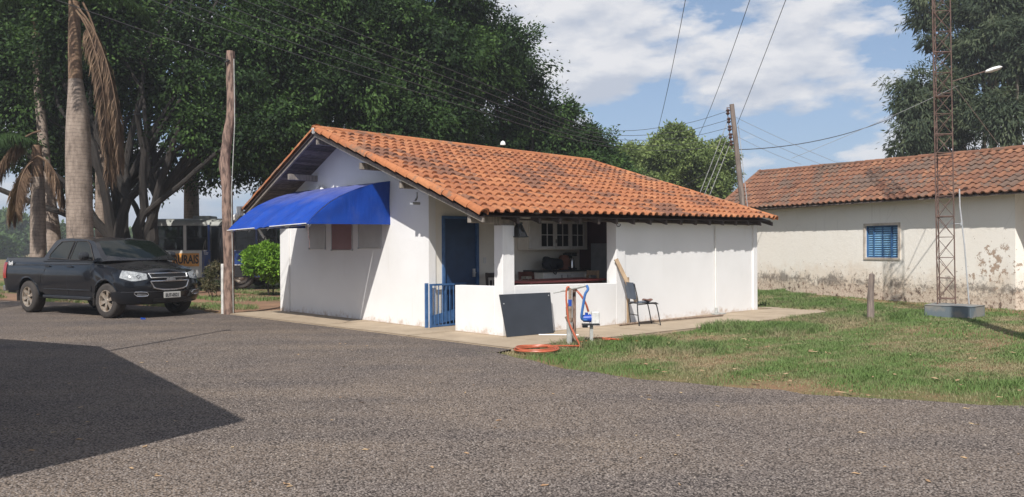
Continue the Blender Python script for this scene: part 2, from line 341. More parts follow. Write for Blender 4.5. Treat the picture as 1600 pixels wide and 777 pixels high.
M['leaf_dry'] = leaf_mat('dry_shrub_leaf', (0.06, 0.07, 0.03), (0.12, 0.11, 0.06), (0.2, 0.16, 0.10), 2.0)
M['leaf_far'] = leaf_mat('far_leaf', (0.05, 0.09, 0.035), (0.085, 0.14, 0.045), (0.13, 0.19, 0.07), 0.15)
M['palm_green'] = leaf_mat('palm_leaf', (0.03, 0.06, 0.02), (0.06, 0.10, 0.03), (0.12, 0.16, 0.06), 1.2)
M['palm_brown'] = leaf_mat('dead_palm_leaf', (0.14, 0.09, 0.06), (0.27, 0.185, 0.12), (0.42, 0.31, 0.20), 3.0, 0.15, 0.8)
def grass_blade():
    m, t, b = new_mat('grass_blade')
    v = pos(t); n = noise(t, v, 0.7, 4, 0.6); w = N(t, 'ShaderNodeAttribute', attribute_name='leaf_rand')
    k = math_n(t, 'ADD', math_n(t, 'MULTIPLY', n, 0.65), math_n(t, 'MULTIPLY', w.outputs['Fac'], 0.35))
    r = ramp(t, [(0.32, (0.37, 0.30, 0.19)), (0.43, (0.27, 0.26, 0.14)), (0.54, (0.165, 0.235, 0.085)), (0.78, (0.125, 0.225, 0.055))]); t.links.new(k, r.inputs[0])
    t.links.new(r.outputs[0], b.inputs['Base Color']); b.inputs['Roughness'].default_value = 0.7
    b.inputs['Specular IOR Level'].default_value = 0.2
    tl = N(t, 'ShaderNodeBsdfTranslucent'); t.links.new(r.outputs[0], tl.inputs[0])
    mx = N(t, 'ShaderNodeMixShader'); mx.inputs[0].default_value = 0.3
    t.links.new(b.outputs[0], mx.inputs[1]); t.links.new(tl.outputs[0], mx.inputs[2])
    t.links.new(mx.outputs[0], t.nodes['Material Output'].inputs['Surface'])
    return m
M['grass'] = grass_blade()
M['bark'] = simple('ficus_bark', (0.030, 0.024, 0.020), (0.013, 0.011, 0.010), 0.9, 3, bstr=1.0, stretch=(3, 3, 0.6))
M['bark_pale'] = simple('pale_bark', (0.36, 0.30, 0.24), (0.20, 0.16, 0.13), 0.8, 2, bstr=0.5, stretch=(2, 2, 0.6))
def palm_trunk_mat(name, c1, c2):
    m, t, b = new_mat(name)
    v = pos(t); s = N(t, 'ShaderNodeSeparateXYZ'); t.links.new(v, s.inputs[0])
    n = noise(t, v, 6, 6, 0.7)
    zz_ = math_n(t, 'ADD', math_n(t, 'MULTIPLY', s.outputs[2], 9.0), math_n(t, 'MULTIPLY', n, 1.3))
    ring = math_n(t, 'PINGPONG', zz_, 0.5)
    rr = ramp(t, [(0.0, 0.62), (0.12, 1.0), (1.0, 1.0)]); t.links.new(ring, rr.inputs[0])
    n2 = noise(t, pos(t, (3, 3, 1)), 2.2, 7, 0.7); r = ramp(t, [(0.30, c1), (0.55, c2), (0.72, tuple(0.45 * q for q in c2))]); t.links.new(n2, r.inputs[0])
    t.links.new(mixc(t, 1.0, r.outputs[0], rr.outputs[0], 'MULTIPLY'), b.inputs['Base Color'])
    b.inputs['Roughness'].default_value = 0.9; bump(t, b, math_n(t, 'ADD', rr.outputs[0], n), 0.5, 0.02)
    return m
M['palm_trunk'] = palm_trunk_mat('palm_trunk_rings', (0.37, 0.30, 0.245), (0.23, 0.18, 0.145))
M['crownshaft'] = palm_trunk_mat('palm_crownshaft', (0.30, 0.20, 0.12), (0.18, 0.11, 0.07))
def awning_mat():
    m, t, b = new_mat('blue_awning_cloth')
    v = pos(t); g = N(t, 'ShaderNodeNewGeometry'); s = N(t, 'ShaderNodeSeparateXYZ'); t.links.new(g.outputs['Normal'], s.inputs[0])
    n = noise(t, v, 2.5, 5, 0.65)
    # faded, dust-bleached cloth on the part lying flattest
    a = ramp(t, [(0.86, 0.0), (0.985, 0.55)]); t.links.new(math_n(t, 'ABSOLUTE', s.outputs[2]), a.inputs[0])
    nr = ramp(t, [(0.3, 0.5), (0.7, 1.0)]); t.links.new(n, nr.inputs[0])
    f = math_n(t, 'MULTIPLY', a.outputs[0], nr.outputs[0])
    br = ramp(t, [(0.3, (0.005, 0.042, 0.28)), (0.7, (0.007, 0.058, 0.35))]); t.links.new(n, br.inputs[0])
    dn_ = noise(t, pos(t, (1, 1, 0.5)), 5, 7, 0.7); ddr = ramp(t, [(0.5, 0.0), (0.8, 0.22)]); t.links.new(dn_, ddr.inputs[0])
    c = mixc(t, f, br.outputs[0], (0.28, 0.25, 0.30)); c = mixc(t, ddr.outputs[0], c, (0.16, 0.17, 0.24))
    t.links.new(c, b.inputs['Base Color']); b.inputs['Roughness'].default_value = 0.5
    b.inputs['Specular IOR Level'].default_value = 0.35
    w = noise(t, pos(t, (1, 1, 0.25)), 3.2, 3, 0.5, 0.6); bump(t, b, w, 0.6, 0.04)
    return m
M['awning'] = awning_mat()

# ------------------------------------------------------------------ mesh helpers
class MB:
    def __init__(s): s.v = []; s.f = []; s.m = []
    def add(s, vs, fs, mi=0, mat=None):
        o = len(s.v)
        for p in vs:
            p = Vector(p)
            s.v.append(mat @ p if mat is not None else p)
        for f in fs: s.f.append([o + i for i in f]); s.m.append(mi)
        return s
    def box(s, c, d, rot=None, mi=0, mat=None):
        hx, hy, hz_ = d[0] / 2, d[1] / 2, d[2] / 2
        vs = [Vector((x, y, z)) for x in (-hx, hx) for y in (-hy, hy) for z in (-hz_, hz_)]
        if rot is not None:
            R_ = Euler(rot).to_matrix(); vs = [R_ @ v for v in vs]
        vs = [v + Vector(c) for v in vs]
        return s.add(vs, [(0, 1, 3, 2), (4, 6, 7, 5), (0, 4, 5, 1), (2, 3, 7, 6), (0, 2, 6, 4), (1, 5, 7, 3)], mi, mat)
    def hexa(s, p8, mi=0, mat=None):   # bottom 4 ccw, top 4 ccw
        return s.add(p8, [(3, 2, 1, 0), (4, 5, 6, 7), (0, 1, 5, 4), (1, 2, 6, 5), (2, 3, 7, 6), (3, 0, 4, 7)], mi, mat)
    def tube(s, pts, rads, n=8, cap=True, mi=0, mat=None, twist=0):
        pts = [Vector(p) for p in pts]
        if isinstance(rads, (int, float)): rads = [rads] * len(pts)
        vs = []; prev = None
        for i, p in enumerate(pts):
            d = (pts[min(i + 1, len(pts) - 1)] - pts[max(i - 1, 0)])
            if d.length < 1e-9: d = Vector((0, 0, 1))
            d.normalize()
            if prev is None:
                a = Vector((0, 0, 1)) if abs(d.z) < 0.9 else Vector((1, 0, 0))
                x = d.cross(a).normalized()
            else:
                x = (prev - d * prev.dot(d)).normalized()
            prev = x; y = d.cross(x)
            for k in range(n):
                a = 2 * PI * k / n + twist
                vs.append(p + (x * math.cos(a) + y * math.sin(a)) * rads[i])
        fs = []
        for i in range(len(pts) - 1):
            for k in range(n):
                fs.append((i * n + k, i * n + (k + 1) % n, (i + 1) * n + (k + 1) % n, (i + 1) * n + k))
        if cap:
            fs.append(tuple(range(n))[::-1]); fs.append(tuple((len(pts) - 1) * n + k for k in range(n)))
        return s.add(vs, fs, mi, mat)
    def prism(s, poly, axis, a, b, mi=0, mat=None):
        # poly in the two other axes (x,y)->z ; (x,z)->y ; (y,z)->x
        def P(q, t): return {'z': (q[0], q[1], t), 'y': (q[0], t, q[1]), 'x': (t, q[0], q[1])}[axis]
        n = len(poly); vs = [P(q, a) for q in poly] + [P(q, b) for q in poly]
        fs = [tuple(range(n)), tuple(range(2 * n - 1, n - 1, -1))] + [(i, (i + 1) % n + 0, (i + 1) % n + n, i + n) for i in range(n)]
        return s.add(vs, fs, mi, mat)
    def grid(s, rows, mi=0, mat=None, closed=False):
        n = len(rows[0]); vs = [p for r in rows for p in r]; fs = []
        for i in range(len(rows) - 1):
            for k in range(n if closed else n - 1):
                fs.append((i * n + k, i * n + (k + 1) % n, (i + 1) * n + (k + 1) % n, (i + 1) * n + k))
        return s.add(vs, fs, mi, mat)
    def mesh(s, name, mats, smooth=False, bevel=0, weld=False):
        me = bpy.data.meshes.new(name)
        me.from_pydata([tuple(v) for v in s.v], [], s.f)
        for m in mats: me.materials.append(m)
        if len(mats) > 1: me.polygons.foreach_set('material_index', s.m)
        bm = bmesh.new(); bm.from_mesh(me)
        if weld: bmesh.ops.remove_doubles(bm, verts=bm.verts, dist=1e-4)
        if bevel:
            es = [e for e in bm.edges if len(e.link_faces) == 2 and e.calc_face_angle(0) > 0.5]
            bmesh.ops.bevel(bm, geom=es, offset=bevel, segments=1, affect='EDGES', profile=0.5)
        bmesh.ops.recalc_face_normals(bm, faces=bm.faces)
        bm.to_mesh(me); bm.free()
        if smooth:
            me.polygons.foreach_set('use_smooth', [True] * len(me.polygons))
            try: me.set_sharp_from_angle(angle=math.radians(38))
            except Exception: pass
        me.update()
        return me
    def build(s, name, mats, parent=None, smooth=False, bevel=0, weld=False, label=None, cat=None, group=None, kind=None):
        if not isinstance(mats, (list, tuple)): mats = [mats]
        o = bpy.data.objects.new(name, s.mesh(name, mats, smooth, bevel, weld)); COL.objects.link(o)
        if parent is not None: o.parent = parent
        tag(o, label, cat, group, kind); return o
def tag(o, label=None, cat=None, group=None, kind=None):
    if label: o['label'] = label
    if cat: o['category'] = cat
    if group: o['group'] = group
    if kind: o['kind'] = kind
    return o
def empty(name, loc, rz=0, label=None, cat=None, group=None):
    o = bpy.data.objects.new(name, None); COL.objects.link(o); o.location = loc; o.rotation_euler = (0, 0, rz)
    o.empty_display_size = 0.2
    return tag(o, label, cat, group)
def link_mesh(name, me, parent, mat=None, label=None, kind=None):
    o = bpy.data.objects.new(name, me); COL.objects.link(o); o.parent = parent
    if mat is not None: o.matrix_local = mat
    return tag(o, label, None, None, kind)
def text_mesh(body, size, mat_, name, parent, matrix, bold=0.0, sx=1.0, label=None):
    cu = bpy.data.curves.new(name, 'FONT'); cu.body = body; cu.size = size; cu.align_x = 'CENTER'; cu.align_y = 'CENTER'
    cu.extrude = 0.003; cu.offset = bold
    tmp = bpy.data.objects.new(name + '_tmp', cu); COL.objects.link(tmp)
    dg = bpy.context.evaluated_depsgraph_get(); me = bpy.data.meshes.new_from_object(tmp.evaluated_get(dg))
    bpy.data.objects.remove(tmp); me.materials.clear(); me.materials.append(mat_)
    if sx != 1: me.transform(Matrix.Diagonal((sx, 1, 1, 1)))
    return link_mesh(name, me, parent, matrix, label)

def sag(p0, p1, drop, n=14):
    p0, p1 = Vector(p0), Vector(p1)
    return [p0.lerp(p1, i / n) - Vector((0, 0, 4 * drop * (i / n) * (1 - i / n))) for i in range(n + 1)]
def smooth_path(pts, k=6):
    pts = [Vector(p) for p in pts]; out = []
    for i in range(len(pts) - 1):
        p0 = pts[max(i - 1, 0)]; p1 = pts[i]; p2 = pts[i + 1]; p3 = pts[min(i + 2, len(pts) - 1)]
        for j in range(k):
            t = j / k
            out.append(0.5 * ((2 * p1) + (p2 - p0) * t + (2 * p0 - 5 * p1 + 4 * p2 - p3) * t * t + (3 * p1 - p0 - 3 * p2 + p3) * t ** 3))
    out.append(pts[-1]); return out

# ------------------------------------------------------------------ ground, road, walkway
def sheet(name, poly, z, mat, kind='structure', parent=None, sub=0):
    mb = MB(); mb.add([(x, y, z) for x, y in poly], [tuple(range(len(poly)))])
    return mb.build(name, mat, parent, kind=kind)
GZ = -0.06
sheet('ground', [(-900, -200), (900, -200), (900, 1300), (-900, 1300)], GZ, M['ground'])
grass_edge = [(-0.24, 11.79), (0.5, 10.46), (1.47, 9.4), (3.05, 8.43), (4.82, 7.66), (9, 6.2), (18, 4.2), (40, 2)]
gx = np.array([p[0] for p in grass_edge]); gy = np.array([p[1] for p in grass_edge])
def wob(poly, amp=0.06, step=0.25, seed=1):
    r = random.Random(seed); out = []
    for (x0, y0), (x1, y1) in zip(poly[:-1], poly[1:]):
        n = max(1, int(math.hypot(x1 - x0, y1 - y0) / step))
        for i in range(n):
            t = i / n; out.append((x0 + (x1 - x0) * t + r.uniform(-amp, amp), y0 + (y1 - y0) * t + r.uniform(-amp, amp)))
    out.append(poly[-1]); return out
road_left = [(-0.9, 12.4), (-1.8, 13.2), (-6.4, 18.6), (-7.0, 19.3), (-8.2, 20.7), (-10.5, 22.2), (-13.6, 23.8), (-18, 25.4), (-40, 30)]
_c, _s = math.cos(0.739), math.sin(0.739)
road_left = [(-0.1584 + (-0.85 - (v + 1.24) / 9.2 * 0.33) * _c - v * _s, 13.697 + (-0.85 - (v + 1.24) / 9.2 * 0.33) * _s + v * _c) for v in np.linspace(-1.2, 8.2, 20)] + road_left[3:]
road = wob(list(reversed(grass_edge)), 0.07, 0.3, 3) + road_left[:20] + wob(road_left[20:], 0.06, 0.35, 4) + [(-60, 10), (-60, -30), (40, -30)]
RZ = -0.03
sheet('road', road, RZ, M['road'])
sheet('bare_earth', wob([(-6.8, 19.6), (-8.2, 20.8), (-10.5, 22.3), (-14, 24.0), (-22, 26.6), (-21, 33), (-12, 32), (-5.5, 29), (-4.5, 21.5), (-6.8, 19.6)], 0.3, 0.6, 9), GZ + 0.006, M['dirt'])
sheet('worn_path', wob([(9.3, 26.0), (12.5, 18.1), (14.5, 13.5), (15.4, 13.6), (13.2, 19.3), (10.6, 27), (9.3, 26.0)], 0.1, 0.6, 10), GZ + 0.006, M['dirt'])

# ------------------------------------------------------------------ HOUSE
HX, HY, YAW = -0.1584, 13.697, 0.739
L, W = 8.01, 8.03
house = empty('small_house', (HX, HY, 0), YAW, 'small white plastered house with orange clay tile roof, blue awning and open corner porch', 'house')
HM = Matrix.Translation((HX, HY, 0)) @ Matrix.Rotation(YAW, 4, 'Z')
def H2W(u, v, z=0): return HM @ Vector((u, v, z))
# walkway slabs around it (structure)
wk = empty('walkway', (HX, HY, 0), YAW); wk['kind'] = 'structure'
def slab(poly):
    cxm = sum(p[0] for p in poly) / len(poly); cym = sum(p[1] for p in poly) / len(poly)
    g = 0.006; q = []
    for x, y in poly:
        d = math.hypot(x - cxm, y - cym); q.append((x + (cxm - x) / d * g, y + (cym - y) / d * g))
    mb = MB(); mb.prism(q, 'z', -0.14, random.uniform(-0.006, 0.0) - 0.002)
    mb.build('concrete_slab', M['slab'], wk, bevel=0.006)
vv = [-1.26, 0.0, 1.3, 2.7, 4.1, 5.5, 6.9, 8.25]
def ul(v): return -0.93 - (v + 1.24) / 9.2 * 0.33
for a, b in zip(vv[:-1], vv[1:]):
    slab([(ul(a), a), (-0.01, a), (-0.01, b), (ul(b), b)])
uu = [-0.01, 1.25, 2.5, 3.8, 5.1, 6.3, 7.45, 8.7]
def vr_(u): return -1.27 - max(0, u) * 0.045 + max(0, u - 6.2) * 0.12
for a, b in zip(uu[:-1], uu[1:]):
    slab([(a, vr_(a)), (b, vr_(b)), (b, -0.01), (a, -0.01)])
slab([(8.7, vr_(8.7)), (9.2, -0.85), (9.1, 0.3), (8.7, 0.6)])
MB().prism([(-0.01, -0.01), (L + .2, -0.01), (L + .2, W), (-0.01, W)], 'z', -0.15, 0.003).build('floor_slab', M['slab'], wk)

# roof geometry: bilinear patches in house frame (right slope toward porch side, left slope)
RO = -0.747
NE, FE = Vector((RO, -0.34, 2.045)), Vector((8.26, -0.34, 2.125))
NR, FR_ = Vector((RO, 5.03, 3.96)), Vector((7.73, 5.03, 3.86))
NL, FL_ = Vector((RO, 8.46, 2.42)), Vector((8.26, 8.46, 2.42))
def bil(p00, p10, p01, p11, a, b): return (p00 * (1 - a) + p10 * a) * (1 - b) + (p01 * (1 - a) + p11 * a) * b
def PR(a, b): return bil(NE, FE, NR, FR_, a, b)
def PL(a, b): return bil(NL, FL_, NR, FR_, a, b)
def z_right(v, u=0.0):  # underside of tiles
    b = (v + 0.34) / 5.37; a = (u - RO) / 9.0
    return PR(max(0, min(1, a)), b).z - 0.11
def z_left(v, u=0.0):
    b = (8.46 - v) / 3.43; a = (u - RO) / 9.0
    return PL(max(0, min(1, a)), b).z - 0.11

wall_m = M['plaster']
# gable wall facing the road with its hatches
ZB = -0.05
g = MB()
poly = [(2.08, ZB), (W, ZB), (W, z_left(W)), (5.03, 3.85), (2.08, z_right(2.08))]
g.prism(poly, 'x', 0.0, 0.16); g.build('gable_wall', wall_m, house)
MB().box((-0.02, W - 0.22, 1.18), (0.04, 0.44, 2.46)).build('pilaster', wall_m, house, bevel=0.004)
# far gable, back wall
g = MB(); g.prism([(0.0, ZB), (W, ZB), (W, z_left(W, 8)), (5.03, 3.73), (0.0, z_right(0.0, 8))], 'x', L - 0.16, L); g.build('far_gable_wall', wall_m, house)
MB().box((L / 2, W - 0.08, 1.15), (L - 0.33, 0.15, 2.4)).build('rear_wall', wall_m, house)
# side wall right of porch opening
g = MB(); g.prism([(3.20, ZB), (L - 0.162, ZB), (L - 0.162, 2.07), (3.20, 2.03)], 'y', 0.04, 0.19)
g.build('side_wall', wall_m, house)
# pillar / jamb between opening and side wall
MB().box((3.065, 0.12, 0.99), (0.27, 0.24, 2.08)).build('porch_pier', wall_m, house, bevel=0.005)
# parapet walls (half walls) along the two porch sides
g = MB(); g.hexa([(0.27, 0, ZB), (2.93, 0, ZB), (2.93, 0.15, ZB), (0.27, 0.15, ZB), (0.27, 0, 0.845), (2.93, 0, 0.795), (2.93, 0.15, 0.795), (0.27, 0.15, 0.845)])
g.build('parapet', wall_m, house, bevel=0.006)
g = MB(); g.hexa([(0, 0.22, ZB), (0.15, 0.22, ZB), (0.15, 1.295, ZB), (0, 1.295, ZB), (0, 0.22, 0.835), (0.15, 0.22, 0.835), (0.15, 1.295, 0.82), (0, 1.295, 0.82)])
g.build('parapet', wall_m, house, bevel=0.006)
# corner pillar
g = MB(); g.box((0.135, 0.11, 0.91), (0.27, 0.22, 1.92)); g.build('corner_pillar', wall_m, house, bevel=0.006)
MB().box((0.14, 0.11, 1.895), (0.36, 0.13, 0.05)).box((0.16, 0.11, 1.95), (0.42, 0.16, 0.06)).build('pillar_bracket', M['grey_wood'], house, bevel=0.004)
# inner porch wall (with door) and the wall at the right of the room
g = MB(); zt = lambda u: z_right(2.10, u)
g.prism([(0.161, ZB), (0.32, ZB), (0.32, 2.10), (1.20, 2.10), (1.20, ZB), (7.8, ZB), (7.8, zt(7.8)), (0.161, zt(0.16))], 'y', 2.10, 2.22)
g.build('porch_inner_wall', M['interior_white'], house)
g = MB(); g.prism([(0.192, ZB), (2.098, ZB), (2.098, z_right(2.09, 4.15)), (0.192, z_right(0.19, 4.15))], 'x', 4.15, 4.27)
g.build('porch_end_wall', M['maroon_wall'], house)
# door
MB().box((0.76, 2.13, 1.05), (0.80, 0.05, 2.0)).build('door', M['blue_paint'], house, bevel=0.004)
MB().box((0.345, 2.085, 1.05), (0.05, 0.06, 2.10)).box((1.185, 2.085, 1.05), (0.05, 0.06, 2.10)).box((0.765, 2.085, 2.075), (0.79, 0.06, 0.05)).build('door_frame', M['gate_blue'], house)
MB().box((1.10, 2.085, 1.0), (0.05, 0.03, 0.16)).tube([(1.10, 2.07, 1.0), (1.10, 2.03, 1.0), (1.02, 2.03, 1.0)], 0.01, 6).build('door_handle', M['galv'], house)
MB().box((1.38, 2.09, 1.24), (0.07, 0.012, 0.12)).build('light_switch', M['white_trim'], house, bevel=0.003)
MB().box((3.98, 1.2, 1.12), (0.3, 0.55, 0.9)).build('fuse_cabinet', simple('grey_metal', (0.22, 0.23, 0.25), (0.18, 0.19, 0.2), 0.5), house, bevel=0.01)

# beam carrying the porch roof and rafters
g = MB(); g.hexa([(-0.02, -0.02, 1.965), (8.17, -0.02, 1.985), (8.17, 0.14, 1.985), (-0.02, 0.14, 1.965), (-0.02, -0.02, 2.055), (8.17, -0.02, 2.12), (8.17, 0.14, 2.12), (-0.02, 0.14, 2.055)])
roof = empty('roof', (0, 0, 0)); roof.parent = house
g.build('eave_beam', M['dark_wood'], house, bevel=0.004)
# rafters of the right slope (ends peep out below the tiles)
raf = None; nraf = 17
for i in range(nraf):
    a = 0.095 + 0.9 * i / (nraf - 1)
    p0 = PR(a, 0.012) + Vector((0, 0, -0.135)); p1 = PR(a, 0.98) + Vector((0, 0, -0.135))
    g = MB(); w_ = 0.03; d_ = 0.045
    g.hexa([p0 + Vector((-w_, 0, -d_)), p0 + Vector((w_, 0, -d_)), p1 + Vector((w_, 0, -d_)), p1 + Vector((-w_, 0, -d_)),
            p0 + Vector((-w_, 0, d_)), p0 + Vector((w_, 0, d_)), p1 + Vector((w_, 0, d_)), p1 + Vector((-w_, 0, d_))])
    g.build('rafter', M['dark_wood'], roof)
# purlins sticking out of the gable
for (v, z, zr) in ((6.30, 3.09, 0), (5.03, 3.74, 0), (3.35, 3.10, 0), (2.0, 2.66, 0), (0.05, 1.985, 0), (7.95, 2.36, 0)):
    g = MB(); g.box((-0.26, v, z - 0.02), (0.86, 0.09, 0.13)); g.build('purlin', M['grey_wood'], roof, bevel=0.006)
# sheathing below the right slope
g = MB(); o1 = Vector((0, 0, -0.072)); o2 = Vector((0, 0, -0.090))
q = [PR(0.004, 0.02), PR(0.996, 0.02), PR(0.996, 1), PR(0.004, 1)]
g.hexa([p + o2 for p in q] + [p + o1 for p in q]); g.build('roof_deck', M['dark_wood'], roof)
q = [PL(0.09, 0.02), PL(0.996, 0.02), PL(0.996, 1), PL(0.09, 1)]
g = MB(); g.hexa([p + o2 for p in q] + [p + o1 for p in q]); g.build('roof_deck', M['dark_wood'], roof)
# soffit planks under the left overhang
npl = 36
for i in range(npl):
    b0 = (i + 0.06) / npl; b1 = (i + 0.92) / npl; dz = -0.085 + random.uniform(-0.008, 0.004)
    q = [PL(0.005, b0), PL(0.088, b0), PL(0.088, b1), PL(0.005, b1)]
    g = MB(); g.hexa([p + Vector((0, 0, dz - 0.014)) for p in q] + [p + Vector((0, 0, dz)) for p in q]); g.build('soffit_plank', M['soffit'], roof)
# barge boards
for P, e0, nm in ((PR, 0.0, 'barge_board'), (PL, 0.0, 'barge_board')):
    p0, p1 = P(0, 0.0), P(0, 1.0)
    g = MB(); a_ = Vector((0.015, 0, -0.145)); b_ = Vector((0.015, 0, -0.075)); c_ = Vector((0.045, 0, 0))
    g.hexa([p0 + a_, p0 + a_ + c_, p1 + a_ + c_, p1 + a_, p0 + b_, p0 + b_ + c_, p1 + b_ + c_, p1 + b_])
    g.build(nm, M['grey_wood'], roof)
    g = MB(); a2 = Vector((-0.02, 0, -0.082)); b2 = Vector((-0.02, 0, -0.055)); c2 = Vector((0.07, 0, 0))
    g.hexa([p0 + a2, p0 + a2 + c2, p1 + a2 + c2, p1 + a2, p0 + b2, p0 + b2 + c2, p1 + b2 + c2, p1 + b2])
    g.build('verge_batten', M['dark_wood'], roof)

# ---- tile mesh
def tile_mesh(name, wid, ln, capw, hgt, mat, segs=6, lift=0.03, th=0.014):
    top = []
    for k in range(segs + 1):
        a = PI * (1 - k / segs); top.append((capw / 2 + math.cos(a) * capw / 2, math.sin(a) * hgt))
    cw = wid + 0.012 - capw
    for k in range(1, 3):
        x = capw + cw * k / 2; top.append((x, -0.006 if k == 1 else 0.006))
    n = len(top); vs = []
    for (y, l, s) in ((0, lift, 1.0), (ln, -0.004, 0.93)):
        for (x, z) in top: vs.append((capw / 2 + (x - capw / 2) * (s if x <= capw else 1), y, z * s + l))
    for (x, z) in top:
        vs.append((x, 0.0, z + lift - th))
    for (x, z) in top: vs.append((x, ln * 0.25, z + lift - th - 0.004))
    fs = []
    for k in range(n - 1):
        fs.append((k, k + 1, n + k + 1, n + k)); fs.append((2 * n + k, 2 * n + k + 1, k + 1, k)); fs.append((3 * n + k, 3 * n + k + 1, 2 * n + k + 1, 2 * n + k))
    me = bpy.data.meshes.new(name); me.from_pydata(vs, [], fs); me.materials.append(mat)
    me.polygons.foreach_set('use_smooth', [True] * len(me.polygons))
    try: me.set_sharp_from_angle(angle=math.radians(50))
    except Exception: pass
    me.update(); return me
def frame_at(P, a, b, flip=False):
    e = 1e-3; p = P(a, b)
    ex = (P(a + e, b) - P(a - e, b)).normalized(); ey = (P(a, b + e) - P(a, b - e)).normalized()
    if flip: ex = -ex
    ez = ex.cross(ey).normalized(); ex = ey.cross(ez)
    return Matrix(((ex.x, ey.x, ez.x, p.x), (ex.y, ey.y, ez.y, p.y), (ex.z, ey.z, ez.z, p.z), (0, 0, 0, 1)))
def join_meshes(name, items, mat, rand_attr='tile_rand'):
    V = []; F = []; R = []; off = 0
    for me, mtx, r in items:
        a = np.empty(len(me.vertices) * 3, np.float32); me.vertices.foreach_get('co', a); a = a.reshape(-1, 3)
        m = np.array(mtx); a = a @ m[:3, :3].T + m[:3, 3]
        l = np.empty(len(me.loops), np.int32); me.loops.foreach_get('vertex_index', l)
        V.append(a); F.append(l.reshape(-1, 4) + off); R.append(np.full(len(a), r, np.float32)); off += len(a)
    V = np.vstack(V); F = np.vstack(F); R = np.concatenate(R)
    me = quad_mesh(name, V, F, R, rand_attr); me.materials.append(mat)
    me.polygons.foreach_set('use_smooth', np.ones(len(F), bool))
    try: me.set_sharp_from_angle(angle=math.radians(50))
    except Exception: pass
    return me
def quad_mesh(name, V, F, R=None, attr='leaf_rand'):
    me = bpy.data.meshes.new(name); me.vertices.add(len(V)); me.vertices.foreach_set('co', np.ascontiguousarray(V, np.float32).ravel())
    k = F.shape[1]
    me.loops.add(F.size); me.loops.foreach_set('vertex_index', np.ascontiguousarray(F, np.int32).ravel())
    me.polygons.add(len(F)); me.polygons.foreach_set('loop_start', np.arange(0, F.size, k, dtype=np.int32))
    try: me.polygons.foreach_set('loop_total', np.full(len(F), k, np.int32))
    except Exception: pass
    if R is not None:
        at = me.attributes.new(attr, 'FLOAT', 'POINT'); at.data.foreach_set('value', np.ascontiguousarray(R, np.float32))
    me.update(calc_edges=True); return me
def lay_tiles(P, ncol, nrow, wid, tme, parent, mat, limit, to_world, name='roof_tile', flip=False, seed=3, eave=None):
    r = random.Random(seed); allt = []
    for j in range(nrow):
        for i in range(ncol):
            a = (i + r.uniform(-0.02, 0.02)) / ncol; b = (j) / nrow - 0.004
            if flip: a = a + 1.0 / ncol
            m = frame_at(P, a, b, flip)
            wl = (P(min(1, (i + 1) / ncol), b) - P(i / ncol, b)).length
            m = m @ Matrix.Translation((0, r.uniform(-0.012, 0.012), r.uniform(-0.003, 0.005))) @ Matrix.Rotation(r.uniform(-0.02, 0.02), 4, 'Z') @ Matrix.Diagonal((wl / wid, 1, 1, 1))
            w = to_world @ m.translation
            allt.append(((w - Vector((0, 0, 1.5))).length, m, eave if (eave and j == 0) else tme))
    allt.sort(key=lambda t: t[0])
    for d, m, me_ in allt[:limit]:
        link_mesh(name, me_, parent, m)
    rest = allt[limit:]
    if rest:
        me = join_meshes('roof_tiles', [(me_, m, r.random()) for d, m, me_ in rest], mat)
        link_mesh('roof_tiles', me, parent, None, None, 'stuff')
TW = 0.217
tme = tile_mesh('roof_tile', TW, 0.43, 0.140, 0.050, M['tile'], lift=0.040, th=0.040)
tme_open = tile_mesh('roof_tile', TW, 0.43, 0.140, 0.052, M['tile'], lift=0.040, th=0.014)
lay_tiles(PR, 41, 17, TW, tme, roof, M['tile'], 299, HM, eave=tme_open)
lay_tiles(PL, 41, 11, TW, tme, roof, M['tile'], 0, HM, flip=True, seed=5)
# barrel tiles on verges and ridge
def barrel_mesh(name, r0, r1, ln, mat, arc=PI * 1.05, seg=8):
    vs = []; fs = []
    for (y, r) in ((0, r0), (ln, r1)):
        for k in range(seg + 1):
            a = PI / 2 + arc / 2 - arc * k / seg; vs.append((math.cos(a) * r, y, math.sin(a) * r))
    for (y, r) in ((0, r0 - 0.016), (ln * 0.3, r0 - 0.02)):
        for k in range(seg + 1):
            a = PI / 2 + arc / 2 - arc * k / seg; vs.append((math.cos(a) * r, y, math.sin(a) * r))
    n = seg + 1
    for k in range(seg):
        fs += [(k, k + 1, n + k + 1, n + k), (2 * n + k, 2 * n + k + 1, k + 1, k), (3 * n + k, 3 * n + k + 1, 2 * n + k + 1, 2 * n + k)]
    me = bpy.data.meshes.new(name); me.from_pydata(vs, [], fs); me.materials.append(mat)
    me.polygons.foreach_set('use_smooth', [True] * len(me.polygons))
    try: me.set_sharp_from_angle(angle=math.radians(50))
    except Exception: pass
    return me
bme = barrel_mesh('verge_tile', 0.098, 0.078, 0.46, M['cap_tile'])
def verge(P, n, a=0.0, flip=False, off=0.035):
    for j in range(n):
        m = frame_at(P, a, j / n, flip)
        m = m @ Matrix.Translation((off if not flip else -off, -0.02, -0.01 + random.uniform(-.004, .004))) @ Matrix.Rotation(0.045, 4, 'X') @ Matrix.Rotation(random.uniform(-.03, .03), 4, 'Z')
        link_mesh('verge_tile', bme, roof, m)
verge(PR, 16); verge(PL, 11, flip=True)
verge(PR, 15, a=1.0, off=-0.02)
bme2 = barrel_mesh('ridge_tile', 0.10, 0.082, 0.47, M['cap_tile'])
for j in range(21):
    p = NR.lerp(FR_, j / 21) ; d = (FR_ - NR).normalized()
    m = Matrix.Translation(p + Vector((0.0, 0, 0.0))) @ Matrix.Rotation(-PI / 2, 4, 'Z') @ Matrix.Rotation(0.04 - 0.012, 4, 'X') @ Matrix.Translation((0, -0.03, 0.0))
    link_mesh('ridge_tile', bme2, roof, m)
